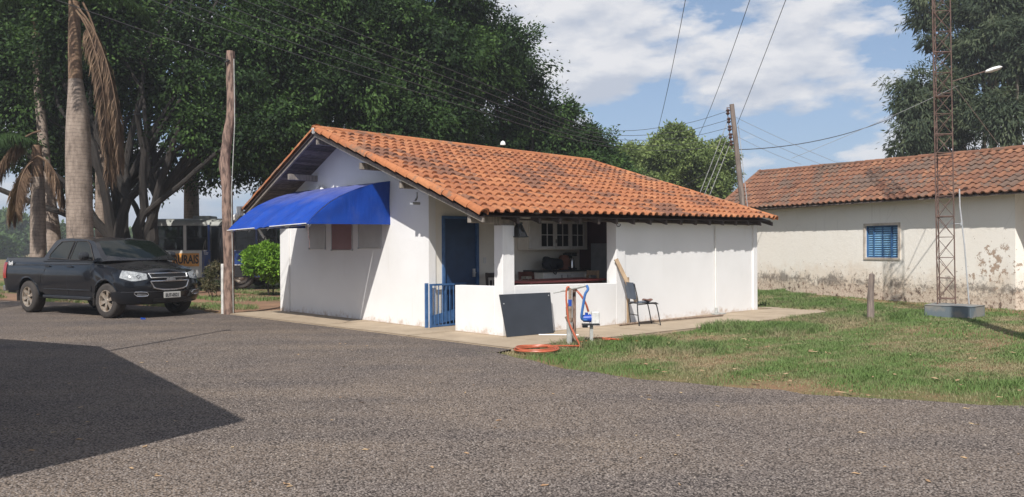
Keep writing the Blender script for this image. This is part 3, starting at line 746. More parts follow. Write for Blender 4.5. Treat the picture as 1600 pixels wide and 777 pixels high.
MB().tube([(RO - 0.035, 5.03, 3.93), (RO + 0.03, 5.03, 3.95)], [0.07, 0.075], 10).build('ridge_end_mortar', M['concrete_post'], roof)

# ---- hatches below the awning
for (v0, v1, z0, z1, mt, lb) in ((6.639, 5.913, 1.484, 2.05, 'hatch_grey', None), (5.634, 4.782, 1.453, 2.05, 'hatch_red', 'reddish serving hatch panel, middle of three'), (4.528, 3.67, 1.492, 2.05, 'hatch_grey', None)):
    h = MB(); h.box((-0.008, (v0 + v1) / 2, (z0 + z1) / 2), (0.014, abs(v1 - v0) - 0.02, z1 - z0 - 0.02)); ho = h.build('service_hatch', M[mt], house, label=lb)
    f = MB()
    for (a, b) in (((v0, z0), (v1, z0)), ((v1, z0), (v1, z1)), ((v0, z0), (v0, z1))):
        f.tube([(-0.016, a[0], a[1]), (-0.016, b[0], b[1])], 0.007, 6)
    for c in (v0, v1): f.box((-0.02, c, z0), (0.03, 0.035, 0.03))
    f.build('hatch_frame', M['galv'], ho)
# ---- awning
aw = empty('awning', (0, 0, 0)); aw.parent = house; aw['label'] = 'bright blue curved cloth awning over the serving hatches'
prof = [(0.0, 2.827), (-0.25, 2.79), (-0.459, 2.735), (-0.70, 2.665), (-0.931, 2.575), (-1.15, 2.475), (-1.357, 2.355), (-1.52, 2.235), (-1.66, 2.12), (-1.76, 2.03), (-1.836, 1.945)]
v_a, v_b = 3.355, 6.85
rows = []; nv = 40
for i in range(nv + 1):
    t = i / nv; v = v_a + (v_b - v_a) * t; rr_ = []
    for j, (u, z) in enumerate(prof):
        s_ = j / (len(prof) - 1)
        rib = -0.055 * math.sin(PI * ((t * 4) % 1)) * math.sin(PI * s_)       # cloth sags between hoops
        wr = 0.012 * math.sin(23 * t + 3 * s_) * s_ + 0.008 * math.sin(61 * t - 7 * s_) * (0.3 + s_)
        rr_.append(Vector((u, v, z + rib + wr - 0.06 * t * s_)))
    rows.append(rr_)
g = MB(); g.grid(rows); g.build('awning_cloth', M['awning'], aw, smooth=True)
for v, sgn, dzz in ((v_a, -1, 0.0), (v_b, 1, -0.06)):
    g = MB(); nr = 14; rs = []
    for k in range(nr + 1):
        t = k / nr; row = []
        for j, (u, z) in enumerate(prof):
            s_ = j / (len(prof) - 1)
            zb = 2.223 * 0 + 1.962 + (1.945 - 1.962) * s_ + dzz * s_
            zt_ = z + dzz * s_
            fold = 0.030 * math.sin(34 * u + 2 * t) * math.sin(PI * min(1, t + 0.12)) * (1 - 0.5 * s_)
            row.append(Vector((u, v + fold, zt_ * (1 - t) + zb * t)))
        rs.append(row)
    g.grid(rs); g.build('awning_side', M['awning'], aw, smooth=True)
g = MB()
for k in range(5):
    v = v_a + 0.06 + (v_b - v_a - 0.12) * k / 4; t = k / 4
    g.tube([(u * 0.965, v, z - 0.055 - 0.06 * t * (j / 10)) for j, (u, z) in enumerate(prof)], 0.012, 6)
g.tube([(-1.80, v_a, 1.93), (-1.80, v_b, 1.875)], 0.014, 6); g.tube([(-0.02, v_a + .06, 1.985), (-1.74, v_a + .06, 1.965)], 0.012, 6)
g.build('awning_frame', M['galv'], aw)
for (t0, t1) in ((0.0, 0.42), (0.62, 1.0)):
    g = MB(); pts = [(-1.848, v_a + (v_b - v_a) * t, 1.955 - 0.062 * t - (0.004 if t0 else 0)) for t in np.linspace(t0, t1, 8)]
    g.tube(pts, 0.011, 6); g.build('white_piping', M['white_trim'], aw)
def strip(name, pts, wdt, mat, parent=None, side=Vector((0.4, 0.9, 0)), **kw):
    pts = smooth_path(pts, 5); g = MB(); s_ = side.normalized() * wdt / 2; t_ = Vector((0.002, -0.002, 0))
    g.grid([[p - s_, p + s_] for p in pts]); g.grid([[p - s_ + t_, p + s_ + t_] for p in pts])
    return g.build(name, mat, parent, **kw)
strip('hanging_strap', [(-1.80, 5.55, 1.93), (-1.80, 5.52, 1.72), (-1.79, 5.40, 1.52), (-1.8, 5.48, 1.36)], 0.05, M['strap'], aw)
strip('hanging_strap', [(-1.80, 6.72, 1.88), (-1.77, 6.60, 1.78), (-1.74, 6.42, 1.66)], 0.05, M['pink_strap'], aw)
strip('hanging_strap', [(-1.80, 3.37, 1.93), (-1.80, 3.36, 1.78), (-1.79, 3.34, 1.62), (-1.8, 3.32, 1.50)], 0.055, M['tape'], aw, label='red and white striped tape hanging from the awning corner')

# ---- small fixtures
g = MB(); g.tube([(0.0, 6.10, 2.87), (-0.08, 6.10, 2.87)], 0.02, 8); g.tube([(-0.08, 6.10, 2.90), (-0.08, 6.12, 2.72)], [0.02, 0.11], 8); g.tube([(-0.08, 5.93, 2.89), (-0.08, 5.90, 2.74)], [0.015, 0.09], 8)
g.build('wall_lamp', M['white_trim'], house)
g = MB(); g.tube([(-0.30, 2.03, 2.52), (-0.30, 2.03, 2.42), (-0.36, 2.0, 2.36)], 0.018, 6); g.box((-0.38, 1.98, 2.31), (0.16, 0.10, 0.05)); g.build('eave_lamp', M['galv'], house)
g = MB(); g.box((RO - 0.03, 8.62, 2.40), (0.10, 0.18, 0.22)); g.tube([(RO - 0.06, 8.6, 2.34), (RO - 0.14, 8.72, 2.22)], [0.05, 0.08], 8); g.tube([(RO, 8.4, 2.38), (RO, 8.7, 2.42)], 0.012, 6)
g.build('security_light', M['white_trim'], house)
# lantern at the corner pillar
g = MB(); c0 = Vector((0.36, -0.02, 1.90))
for k, (rr1, zz1) in enumerate(((0.035, 0.0), (0.10, -0.22))): pass
for (sx_, sy_) in ((-1, -1), (1, -1), (1, 1), (-1, 1)):
    g.tube([c0 + Vector((0.03 * sx_, 0.03 * sy_, 0)), c0 + Vector((0.10 * sx_, 0.10 * sy_, -0.22))], 0.009, 5)
g.box(c0 + Vector((0, 0, -0.225)), (0.23, 0.23, 0.018)); g.box(c0 + Vector((0, 0, 0.01)), (0.09, 0.09, 0.03)); g.tube([c0, c0 + Vector((0, 0, 0.09))], 0.01, 5)
ln_ = g.build('porch_lantern', M['black_plastic'], house)
g = MB(); g.hexa([c0 + Vector((0.095 * x, 0.095 * y, -0.215)) for x, y in ((-1, -1), (1, -1), (1, 1), (-1, 1))] + [c0 + Vector((0.026 * x, 0.026 * y, -0.005)) for x, y in ((-1, -1), (1, -1), (1, 1), (-1, 1))])
g.build('lantern_glass', M['cab_glass'], ln_)
g = MB(); g.box((0.55, -0.04, 2.03), (0.34, 0.08, 0.075)); g.tube([(0.70, -0.04, 2.06), (0.80, -0.04, 2.09)], [0.045, 0.05], 8); g.build('junction_box', M['light_box'], house, bevel=0.006)
g = MB(); g.tube([(2.99 + 0.06 * math.cos(a), -0.012, 1.935 + 0.05 * math.sin(a)) for a in np.linspace(PI, 2 * PI, 8)], 0.007, 5); g.build('cable_loop', M['black_plastic'], house)
# downpipe
g = MB(); g.tube([(6.31, 0.0, 1.93), (6.31, 0.012, 1.85), (6.31, 0.012, 0.08)], 0.016, 8); g.build('downpipe', M['white_trim'], house, smooth=True)
g = MB(); g.tube([(6.31, 0.0, 0.14), (6.31, 0.0, 0.03)], [0.03, 0.035], 8); g.box((6.31, -0.06, 0.012), (0.34, 0.16, 0.02)); g.build('pipe_foot', M['grey_pipe'], house)

# ---- porch gate
gate = empty('gate', (0, 0, 0)); gate.parent = house
g = MB(); gv = 2.02
g.box((-0.03, gv + 0.10, 0.39), (0.05, 0.05, 0.88)); g.box((0.84, gv, 0.40), (0.035, 0.035, 0.79)); g.box((0.41, gv, 0.80), (0.87, 0.035, 0.035)); g.box((0.0, gv, 0.40), (0.04, 0.04, 0.80))
g.hexa([(0.0, gv - .015, 0.005), (0.84, gv - .015, 0.015), (0.84, gv + .015, 0.015), (0.0, gv + .015, 0.005), (0.0, gv - .015, 0.04), (0.84, gv - .015, 0.05), (0.84, gv + .015, 0.05), (0.0, gv + .015, 0.04)])
g.build('gate_frame', M['gate_blue'], gate)
for k in range(9):
    u = 0.09 + k * 0.088
    MB().tube([(u, gv - 0.004, 0.04), (u, gv - 0.004, 0.80)], 0.009, 6).build('gate_bar', M['gate_blue'], gate)
g = MB(); a_, b_ = gv + 0.006, gv + 0.012
g.hexa([(0.02, a_, 0.04), (0.83, a_, 0.15), (0.83, b_, 0.15), (0.02, b_, 0.04), (0.02, a_, 0.22), (0.83, a_, 0.37), (0.83, b_, 0.37), (0.02, b_, 0.22)])
g.build('gate_panel', M['gate_blue'], gate)

# ---- porch furniture: top-level things standing in the porch
def HT(name, u, v, z, rz, label, cat, group=None):
    w = H2W(u, v, z); return empty(name, w, YAW + rz, label, cat, group)
# wall cabinet
c = HT('wall_cabinet', 3.17, 2.095, 1.44, 0, 'white wall cabinet with glazed doors hung above the porch worktop', 'cabinet')
MB().box((0, -0.16, 0.31), (1.78, 0.32, 0.62)).build('carcass', M['cream'], c, bevel=0.004)
MB().box((-0.72, -0.335, 0.31), (0.30, 0.022, 0.58)).build('solid_door', M['white_trim'], c, bevel=0.004)
for x in (-0.36, 0.10, 0.56):
    g = MB(); w2, h2 = 0.20, 0.29
    g.box((x - w2, -0.335, 0.31), (0.05, 0.022, 0.58)); g.box((x + w2, -0.335, 0.31), (0.05, 0.022, 0.58)); g.box((x, -0.335, 0.31 + h2 - 0.025), (0.35, 0.022, 0.05)); g.box((x, -0.335, 0.31 - h2 + 0.025), (0.35, 0.022, 0.05))
    g.box((x, -0.337, 0.31), (0.014, 0.016, 0.48)); g.box((x, -0.337, 0.31), (0.35, 0.014, 0.014))
    d = g.build('glazed_door', M['white_trim'], c)
    for sx_ in (-1, 1):
        for sz_ in (-1, 1): MB().box((x + sx_ * 0.091, -0.327, 0.31 + sz_ * 0.123), (0.166, 0.004, 0.23)).build('pane', M['black_plastic'], d)
MB().tube([(-0.13, -0.37, 0.14), (-0.13, -0.37, 0.22)], 0.008, 6).tube([(-0.09, -0.37, 0.14), (-0.09, -0.37, 0.22)], 0.008, 6).build('handle', M['ink'], c)
# base unit
c = HT('kitchen_counter', 3.30, 2.095, 0, 0, 'white base cabinets under a dark stone worktop in the porch', 'counter')
MB().box((0, -0.27, 0.53), (1.62, 0.52, 0.90)).build('carcass', M['cream'], c, bevel=0.004)
MB().box((-0.02, -0.29, 1.0), (1.70, 0.58, 0.04)).build('worktop', M['granite'], c, bevel=0.004)
for k in range(3):
    MB().box((-0.60 + k * 0.40, -0.54, 0.52), (0.38, 0.018, 0.86)).build('cabinet_door', M['white_trim'], c, bevel=0.004)
for k in range(4): MB().box((0.62, -0.54, 0.86 - k * 0.19), (0.36, 0.018, 0.175)).build('drawer', M['white_trim'], c, bevel=0.004)
for x in (-0.03, 0.03): MB().tube([(-0.20 + x * 3, -0.56, 0.80), (-0.20 + x * 3, -0.56, 0.92)], 0.007, 6).build('handle', M['ink'], c)
# bag on worktop
g = MB(); rs = []
for t in np.linspace(0, 1, 9):
    r = [0.02, 0.11, 0.14, 0.135, 0.13, 0.12, 0.12, 0.11, 0.02][int(round(t * 8))]
    rs.append([Vector((-0.30 + 0.62 * t, math.cos(a) * r * 0.9, 0.11 + math.sin(a) * r * (0.9 if math.sin(a) < 0 else 1.0) + (0.06 * math.exp(-((t - 0.15) / 0.1) ** 2) if math.sin(a) > 0 else 0))) for a in np.linspace(0, 2 * PI, 13)[:-1]])
bag = HT('travel_bag', 2.88, 1.68, 1.03, 0.05, 'black soft travel bag lying on the porch worktop', 'bag')
g.grid(rs, closed=True); g.build('bag_body', M['dark_fabric'], bag, smooth=True)
MB().tube(smooth_path([(-0.18, -0.10, 0.1), (-0.20, -0.17, -0.02), (-0.10, -0.18, -0.09), (-0.02, -0.13, 0.02), (0.02, -0.11, 0.1)]), 0.011, 6).build('shoulder_strap', M['dark_fabric'], bag)
# clay jug, coffee maker
def lathe(prof_, n=14):
    return [[Vector((math.cos(2 * PI * k / n) * r, math.sin(2 * PI * k / n) * r, z)) for k in range(n)] for r, z in prof_]
j = HT('water_jug', 3.30, 1.75, 1.02, 0, 'reddish brown clay water filter on the worktop beside the bag', 'jug')
g = MB(); g.grid(lathe([(0.001, 0), (0.10, 0.0), (0.13, 0.08), (0.13, 0.2), (0.10, 0.28), (0.07, 0.30), (0.001, 0.31)]), closed=True); g.build('jug_body', simple('clay', (0.22, 0.09, 0.06), (0.17, 0.07, 0.05), 0.7), j, smooth=True)
MB().tube([(0, 0, 0.30), (0, 0, 0.34)], 0.025, 8).tube([(0, -0.12, 0.05), (0, -0.17, 0.05), (0, -0.175, 0.02)], 0.012, 6).build('tap_and_knob', M['ink'], j)
j = HT('coffee_maker', 3.55, 1.82, 1.02, 0, 'black coffee maker with steel flask at the right of the worktop', 'coffee maker')
MB().box((0.0, 0.06, 0.17), (0.18, 0.10, 0.34)).box((0, -0.03, 0.32), (0.18, 0.22, 0.07)).box((0, -0.03, 0.015), (0.18, 0.22, 0.03)).build('housing', M['black_plastic'], j, bevel=0.01)
g = MB(); g.grid(lathe([(0.001, 0.03), (0.06, 0.03), (0.06, 0.17), (0.04, 0.24), (0.001, 0.25)]), closed=True)
for p in g.v: p.y -= 0.06
g.build('flask', M['chrome'], j, smooth=True)
# table
t_ = HT('porch_table', 2.22, 0.95, 0, 0.0, 'long table with a red top inside the porch', 'table')
MB().box((0, 0, 0.845), (2.1, 0.80, 0.04)).build('tabletop', M['red_top'], t_, bevel=0.005)
for sx_ in (-1, 1):
    for sy_ in (-1, 1): MB().box((sx_ * 0.95, sy_ * 0.33, 0.412), (0.06, 0.06, 0.824)).build('leg', M['red_wood'], t_)
MB().box((0, 0.34, 0.78), (1.8, 0.025, 0.07)).box((0, -0.34, 0.78), (1.8, 0.025, 0.07)).build('apron', M['red_wood'], t_)
def wood_chair(u, v, rz, mat, label, slats='v', hb=1.0):
    c = HT('wooden_chair', u, v, 0, rz, label, 'chair', 'wooden chairs around the porch table')
    MB().box((0, 0, 0.44), (0.42, 0.42, 0.035)).build('seat', mat, c, bevel=0.005)
    for sx_ in (-1, 1):
        MB().box((sx_ * 0.185, -0.18, 0.21), (0.04, 0.04, 0.42)).build('leg', mat, c)
        g = MB(); g.hexa([(sx_ * 0.185 + dx, 0.18 + dy, 0) for dx, dy in ((-.02, -.02), (.02, -.02), (.02, .02), (-.02, .02))] + [(sx_ * 0.185 + dx, 0.24 + dy, hb) for dx, dy in ((-.02, -.02), (.02, -.02), (.02, .02), (-.02, .02))])
        g.build('leg', mat, c)
    MB().box((0, 0.235, hb - 0.05), (0.34, 0.022, 0.09)).build('top_rail', mat, c, bevel=0.004)
    MB().box((0, 0.21, 0.60), (0.34, 0.02, 0.04)).build('lower_rail', mat, c)
    for k in range(3): MB().box((-0.09 + 0.09 * k, 0.222, 0.73), (0.045, 0.014, 0.24)).build('back_slat', mat, c)
wood_chair(1.42, 1.62, 0.0, M['dark_wood'], 'dark wooden chair seen left of the corner pillar by the door')
wood_chair(2.28, 1.60, 0.0, M['red_wood'], 'reddish wooden chair just right of the corner pillar')
wood_chair(3.02, 0.95, -PI / 2 - 0.25, M['tan_wood'], 'light wooden chair at the right end of the table', hb=1.02)

# ------------------------------------------------------------------ things around the house
bb = empty('black_board', H2W(0.45, -0.12, 0), YAW, 'plain black rectangular board leaning on the porch corner', 'board')
P8 = [Vector((-0.49, -0.03, 0.0)), Vector((0.52, -0.12, 0.0)), Vector((0.56, 0.0, 0.70)), Vector((-0.54, 0.099, 0.705))]
nrm = (P8[1] - P8[0]).cross(P8[3] - P8[0]).normalized() * 0.022
g = MB(); g.hexa(P8 + [p - nrm for p in P8]); g.build('board_panel', M['board_black'], bb)
g = MB()
for p in ((-0.47, 0.55),): g.tube([P8[0].lerp(P8[3], 0.78) + Vector((0.05, -0.004, 0)), P8[0].lerp(P8[3], 0.78) + Vector((0.05, -0.012, 0))], 0.012, 6)
g.tube([P8[2] + Vector((-0.05, -0.006, -0.05)), P8[2] + Vector((-0.05, -0.014, -0.05))], 0.012, 6); g.build('board_screw', M['galv'], bb)
# white rod on ground
g = MB(); g.tube([H2W(0.50, -0.35, 0.012), H2W(0.95, -0.85, 0.012)], 0.012, 6); g.build('white_rod', M['white_trim'], label='thin white rod on the walkway beside the black board', cat='rod')
# school chair
c = HT('school_chair', 3.22, -0.42, 0, -0.45, 'metal framed school chair with grey-blue plastic seat standing against the white wall', 'chair')
def frame_side(y):
    g = MB(); g.tube(smooth_path([(-0.17, y, 0.0), (-0.20, y, 0.22), (-0.21, y, 0.40), (-0.20, y * 0.98, 0.5), (-0.27, y * 0.95, 0.80)], 4), 0.011, 6)
    g.tube(smooth_path([(-0.205, y, 0.40), (0.0, y, 0.415), (0.15, y, 0.41), (0.20, y, 0.34), (0.27, y, 0.0)], 4), 0.011, 6); return g
for y in (-0.19, 0.19): frame_side(y).build('side_frame', M['black_plastic'], c)
MB().tube([(-0.19, -0.19, 0.2), (-0.19, 0.19, 0.2)], 0.009, 6).build('stretcher', M['black_plastic'], c)
g = MB(); g.grid([[Vector((x, y, 0.43 + 0.02 * (x * 4) ** 2 * (0.3 if x > 0 else -0.3) + 0.25 * y * y - (0.03 if x > 0.2 else 0))) for y in np.linspace(-0.21, 0.21, 7)] for x in np.linspace(-0.2, 0.23, 7)])
g.grid([[Vector((x, y, 0.415 + 0.02 * (x * 4) ** 2 * (0.3 if x > 0 else -0.3) + 0.25 * y * y - (0.03 if x > 0.2 else 0))) for y in np.linspace(-0.21, 0.21, 7)] for x in np.linspace(-0.2, 0.23, 7)])
g.build('seat', M['chair_blue'], c, smooth=True)
g = MB()
for o in (0, 0.012): g.grid([[Vector((-0.215 - 0.075 * (z - 0.48) / 0.34 + 0.35 * y * y - 0.03 + o, y, z)) for y in np.linspace(-0.20, 0.20, 7)] for z in np.linspace(0.50, 0.82, 5)])
g.build('backrest', M['chair_blue'], c, smooth=True)
g = MB(); rs = []
for t in np.linspace(0, 1, 7):
    r = 0.012 + 0.05 * math.sin(PI * t) ** 0.5
    rs.append([Vector((-0.02 + 0.22 * t, 0.0 + math.cos(a) * r * 1.6, 0.47 + math.sin(a) * r * 0.45 + 0.012 * math.sin(9 * t))) for a in np.linspace(0, 2 * PI, 9)[:-1]])
for p_ in rs:
    pass
g.grid(rs, closed=True)
glv = g.build('work_gloves', M['leather'], label='crumpled brown leather gloves lying on the school chair seat', cat='gloves', smooth=True)
glv.matrix_world = Matrix.Translation(c.location) @ Matrix.Rotation(YAW - 0.45, 4, 'Z')
g = MB(); a0 = H2W(2.90, -0.02, 1.26); a1 = H2W(3.10, -0.36, 0.44); d = (a1 - a0).normalized(); s1 = d.cross(Vector((0.3, -1, 0.2))).normalized() * 0.038; s2 = d.cross(s1).normalized() * 0.016
g.hexa([a1 - s1 - s2, a1 + s1 - s2, a1 + s1 + s2, a1 - s1 + s2, a0 - s1 - s2, a0 + s1 - s2, a0 + s1 + s2, a0 - s1 + s2]); g.build('leaning_plank', M['tan_wood'], label='weathered wooden plank leaning from the chair seat to the pier', cat='plank')
MB().box(H2W(3.235, -0.035, 0.45), (0.05, 0.03, 0.90), rot=(0, 0, YAW)).build('upright_batten', M['tan_wood'], label='narrow brown batten standing upright against the wall behind the chair', cat='batten')
g = MB(); g.tube([H2W(2.75, -0.22, 0.02), H2W(4.2, -0.27, 0.024), H2W(5.95, -0.40, 0.02)], 0.022, 6); g.build('lying_batten', M['pipe_brown'], label='long thin wooden pole lying on the walkway along the side wall', cat='pole')

# ---- tap standpipe, stake, pump and hoses
sp = empty('standpipe', (0.885, 12.62, GZ), 0, 'grey and brown water standpipe with a crosswise top pipe in the grass edge', 'standpipe')
def L2(x, z, y=0.0): return (x - 0.885, y, z - GZ)
MB().tube([L2(0.885, -0.05), L2(0.885, 0.36)], [0.044, 0.042], 12).build('lower_pipe', M['grey_pipe'], sp, smooth=True)
MB().tube([L2(0.885, 0.34), L2(0.890, 0.40)], 0.052, 10).tube([L2(0.89, 0.40), L2(0.895, 0.58)], 0.034, 10).tube([L2(0.897, 0.66), L2(0.90, 0.86)], 0.026, 10).build('riser', M['pipe_brown'], sp, smooth=True)
MB().tube([L2(0.896, 0.56), L2(0.897, 0.68)], 0.031, 10).build('blue_tape', M['pump_blue'], sp)
MB().tube(smooth_path([L2(0.64, 0.785), L2(0.78, 0.815), L2(0.90, 0.845), L2(1.04, 0.875), L2(1.14, 0.90)], 3), [0.012] * 4 + [0.02] * 3 + [0.024] * 6, 8).build('top_pipe', M['grey_pipe'], sp, smooth=True)
MB().tube([L2(0.845, 0.44, -0.03), L2(0.84, 0.56, -0.05), L2(0.86, 0.62, -0.02)], 0.016, 6).tube([L2(0.835, 0.42, -0.03), L2(0.87, 0.36, -0.02)], 0.03, 6).build('tap', M['pipe_brown'], sp)
MB().box((0.970, 12.74, 0.40), (0.055, 0.05, 0.90)).build('support_stake', M['pole_wood'], label='square wooden stake standing behind the standpipe', cat='stake', bevel=0.005)
g = MB(); g.tube(smooth_path([(0.985, 12.66, 0.84), (1.07, 12.62, 0.74), (1.14, 12.62, 0.62), (1.185, 12.66, 0.49)], 6), 0.017, 8); g.build('orange_feed_hose', M['orange_hose'], label='short orange hose curving from the standpipe to the blue pump', cat='hose', smooth=True)
g = MB(); g.tube(smooth_path([(1.155, 12.62, 0.90), (1.175, 12.6, 0.84), (1.13, 12.6, 0.76), (1.10, 12.6, 0.60), (1.075, 12.62, 0.42), (1.10, 12.64, 0.365), (1.16, 12.66, 0.36)], 5), 0.021, 8); g.build('blue_pipe', M['blue_hose'], label='blue flexible pipe hanging from the top pipe to the pump', cat='pipe', smooth=True)
g = MB(); hp = [(0.885, 12.585, 0.875), (0.845, 12.575, 0.86), (0.835, 12.56, 0.70), (0.85, 12.545, 0.50), (0.875, 12.53, 0.33), (0.95, 12.49, 0.16), (1.045, 12.44, -0.03)]
g.tube(smooth_path(hp, 6), 0.015, 8); g.build('hanging_hose', M['orange_hose'], label='orange hose looped over the standpipe and dropping to the grass', cat='hose', smooth=True)
pts = []
for k in range(110):
    a = k / 110 * 2 * PI * 3.6; r = 1.0 + 0.10 * math.sin(k * 0.13) - 0.10 * k / 110
    pts.append((0.36 + 0.31 * r * math.cos(a), 12.02 + 0.34 * r * math.sin(a), -0.01 + 0.02 * (k / 110) + 0.008 * math.sin(k * .31)))
pts += smooth_path([pts[-1], (0.60, 12.30, 0.0), (0.85, 12.40, -0.01), (1.04, 12.45, -0.02)], 5)
MB().tube(pts, 0.012, 6).build('coiled_hose', M['orange_hose'], label='orange hose lying in a flat coil at the road edge', cat='hose', smooth=True)
MB().tube(smooth_path([(1.05, 12.75, 0.0), (1.30, 12.95, 0.015), (1.55, 13.05, 0.01), (1.80, 12.98, 0.015), (2.05, 12.74, 0.0), (1.75, 12.86, 0.02), (1.45, 13.16, 0.02), (1.25, 13.08, 0.02)], 6), 0.013, 6).build('loose_hose', M['orange_hose'], label='loose orange hose lying in the grass right of the pump', cat='hose', smooth=True)
pu = empty('water_pump', (1.235, 12.7, GZ), 0, 'small blue electric water pump with a pale box on a metal post', 'pump')
MB().box((0, 0, 0.14), (0.05, 0.05, 0.40)).build('post', M['grey_pipe'], pu)
MB().box((-0.01, 0, 0.345), (0.27, 0.16, 0.02)).box((-0.10, 0, 0.325), (0.08, 0.12, 0.05)).build('bracket', M['ink'], pu)
g = MB(); g.tube([(-0.13, 0, 0.44), (0.0, 0, 0.44)], [0.055, 0.062], 12); g.tube([(-0.075, 0, 0.44), (-0.075, 0, 0.53)], 0.025, 8); g.tube([(-0.03, 0, 0.44), (-0.022, 0, 0.44)], 0.075, 12); g.build('pump_body', M['pump_blue'], pu, smooth=True)
MB().box((0.06, 0, 0.45), (0.125, 0.13, 0.19)).build('control_box', M['light_box'], pu, bevel=0.012)

# ------------------------------------------------------------------ left poles
g = MB(); g.tube(smooth_path([(-6.62, 18.95, -0.3), (-6.60, 18.95, 1.2), (-6.64, 18.95, 2.8), (-6.69, 18.95, 3.5), (-6.62, 18.95, 4.1), (-6.53, 18.95, 4.7), (-6.54, 18.95, 5.5), (-6.545, 18.95, 6.10)], 4),
                       [0.80 * q for q in [0.165, 0.16, 0.158, 0.155, 0.15, 0.15, 0.152, 0.15, 0.146, 0.148, 0.15, 0.152, 0.148, 0.14, 0.136, 0.134, 0.135, 0.134, 0.13, 0.126, 0.126, 0.124, 0.12, 0.12, 0.118, 0.118, 0.116, 0.114, 0.108]], 14)
wpole = empty('wooden_pole', (-6.62, 18.95, 0), 0, 'thick crooked weathered wooden pole beside the awning', 'pole')
for p in g.v: p -= Vector((-6.62, 18.95, 0))
rr = random.Random(2)
for p in g.v: p.x = (p.x - 0) * 1.0; p += Vector((rr.uniform(-1, 1), rr.uniform(-1, 1), 0)) * 0.011
g.build('pole_shaft', M['pole_wood'], wpole, smooth=True)
MB().tube([(0.14, -0.08, 0), (0.12, -0.10, 2.8), (0.20, -0.09, 4.4), (0.19, -0.09, 5.9)], 0.010, 6).build('conduit', M['grey_pipe'], wpole)
MB().tube([(0.075, 0.0, 5.86), (0.075, -0.13, 5.86), (0.0, -0.15, 5.80)], 0.02, 6).build('wire_clamp', M['ink'], wpole)
MB().box((-6.765, 19.10, 0.50), (0.125, 0.125, 1.28)).build('white_post', M['concrete_post'], label='short square white concrete post beside the wooden pole', cat='post', bevel=0.01)
g = MB(); g.tube([(7.33, 16.63, -0.2), (7.335, 16.63, 0.45), (7.355, 16.63, 0.905)], [0.075, 0.065, 0.055], 9); g.tube([(7.355, 16.63, 0.9), (7.36, 16.63, 0.925)], [0.05, 0.02], 9)
for p in g.v: p += Vector((rr.uniform(-1, 1), rr.uniform(-1, 1), rr.uniform(-.5, .5))) * 0.008
g.build('fence_post', M['old_wood'], label='short weathered round wooden post standing alone in the lawn', cat='post', smooth=True)

# ------------------------------------------------------------------ right utility pole
M_UP = M['old_wood']
up = empty('utility_pole', (7.42, 25.0, 0), 0, 'slender leaning wooden utility pole with stacked insulators behind the house', 'utility pole')
T0 = Vector((-0.0, 0, -0.3)); T1 = Vector((-0.64, 0, 5.86))
def upp(z): return T0.lerp(T1, (z + 0.3) / 6.16)
MB().tube([upp(-0.3), upp(2), upp(4), upp(5.86)], [0.10, 0.09, 0.08, 0.07], 10).build('pole_shaft', M_UP, up, smooth=True)
for z in (5.62, 5.36, 5.12, 4.88, 4.66):
    p = upp(z) + Vector((-0.15, -0.02, 0)); g = MB()
    g.tube([p + Vector((0, 0, dz)) for dz in (-0.085, -0.05, -0.045, -0.01, 0.01, 0.045, 0.05, 0.085)], [0.04, 0.06, 0.07, 0.04, 0.04, 0.07, 0.06, 0.04], 10); g.build('insulator', M['ceramic'], up, smooth=True)
g = MB(); g.tube([upp(5.75) + Vector((-0.16, -0.01, 0)), upp(4.5) + Vector((-0.16, -0.01, 0))], 0.014, 6)
for z in (5.75, 5.1, 4.5): g.tube([upp(z), upp(z) + Vector((-0.17, -0.01, 0))], 0.014, 6)
g.build('insulator_rack', M['rust'], up)
MB().tube([upp(5.2) + Vector((0.12, -0.05, 0)), upp(0.0) + Vector((0.14, -0.05, 0))], 0.012, 6).build('conduit', M['galv'], up)

# ------------------------------------------------------------------ wires
def wire(pts, r=0.008, light=False, label='', name='overhead_wire', group=None):
    MB().tube(pts, r, 5, cap=False).build(name, M['wire_light' if light else 'wire'], label=label, cat='wire', group=group)
PO = Vector((7.42, 25.0, 0))
for k, z in enumerate((5.62, 5.36, 5.12, 4.88, 4.66)):
    s_ = PO + upp(z) + Vector((-0.22, -0.05, 0)); dz = (z - 5.1) * 1.1
    path = smooth_path([(-10.5, 11.5, 8.0 + dz), (-5.6, 14.6, 6.05 + dz * 0.9), (-1.0, 18.0, 4.92 + dz * 0.65), (2.2, 21.6, 4.42 + dz * 0.4), (4.8, 23.6, 4.62 + dz * 0.7), s_], 7)
    wire(path, 0.007, False, ['topmost', 'second highest', 'middle', 'second lowest', 'lowest'][k] + ' of five sagging power lines strung from the utility pole to the upper left', group='power lines sagging across the trees')
wire([(-6.5, 18.9, 5.86), (-9.2, 16.0, 6.5), (-13, 12, 7.6)], 0.010, False, 'dark wire running from the crooked wooden pole up to the left')
top = PO + upp(5.5)
wire(sag((6.95, 25, 5.25), (5.6, 11, 9.8), 0.1), 0.008, False, 'thin wire climbing steeply right from the top of the utility pole')
wire(sag((5.7, 33, 5.4), (3.2, 12, 8.6), 0.6), 0.008, False, 'thin wire rising over the pale tree, left of two')
wire(sag((8.1, 38, 5.4), (4.6, 12, 8.4), 0.6), 0.008, False, 'thin wire rising over the pale tree, right of two')
wire(sag(PO + upp(4.46), (13.6, 29, 6.05), 0.25), 0.013, False, 'thick black cable from the utility pole right to the eucalyptus')
wire(sag(PO + upp(4.4), (2.0, 33, 2.2), 0.5), 0.011, False, 'thick black cable from the utility pole left behind the house')
for k, (z, ex, ez) in enumerate(((5.5, 11.4, 4.15), (5.2, 10.6, 4.2), (4.9, 9.8, 4.25))):
    wire(sag(PO + upp(z), (ex, 27.5, ez), 0.05), 0.006, True, ['upper', 'middle', 'lower'][k] + ' of three thin wires sloping from the utility pole to the old roof', group='wires from utility pole to old roof')
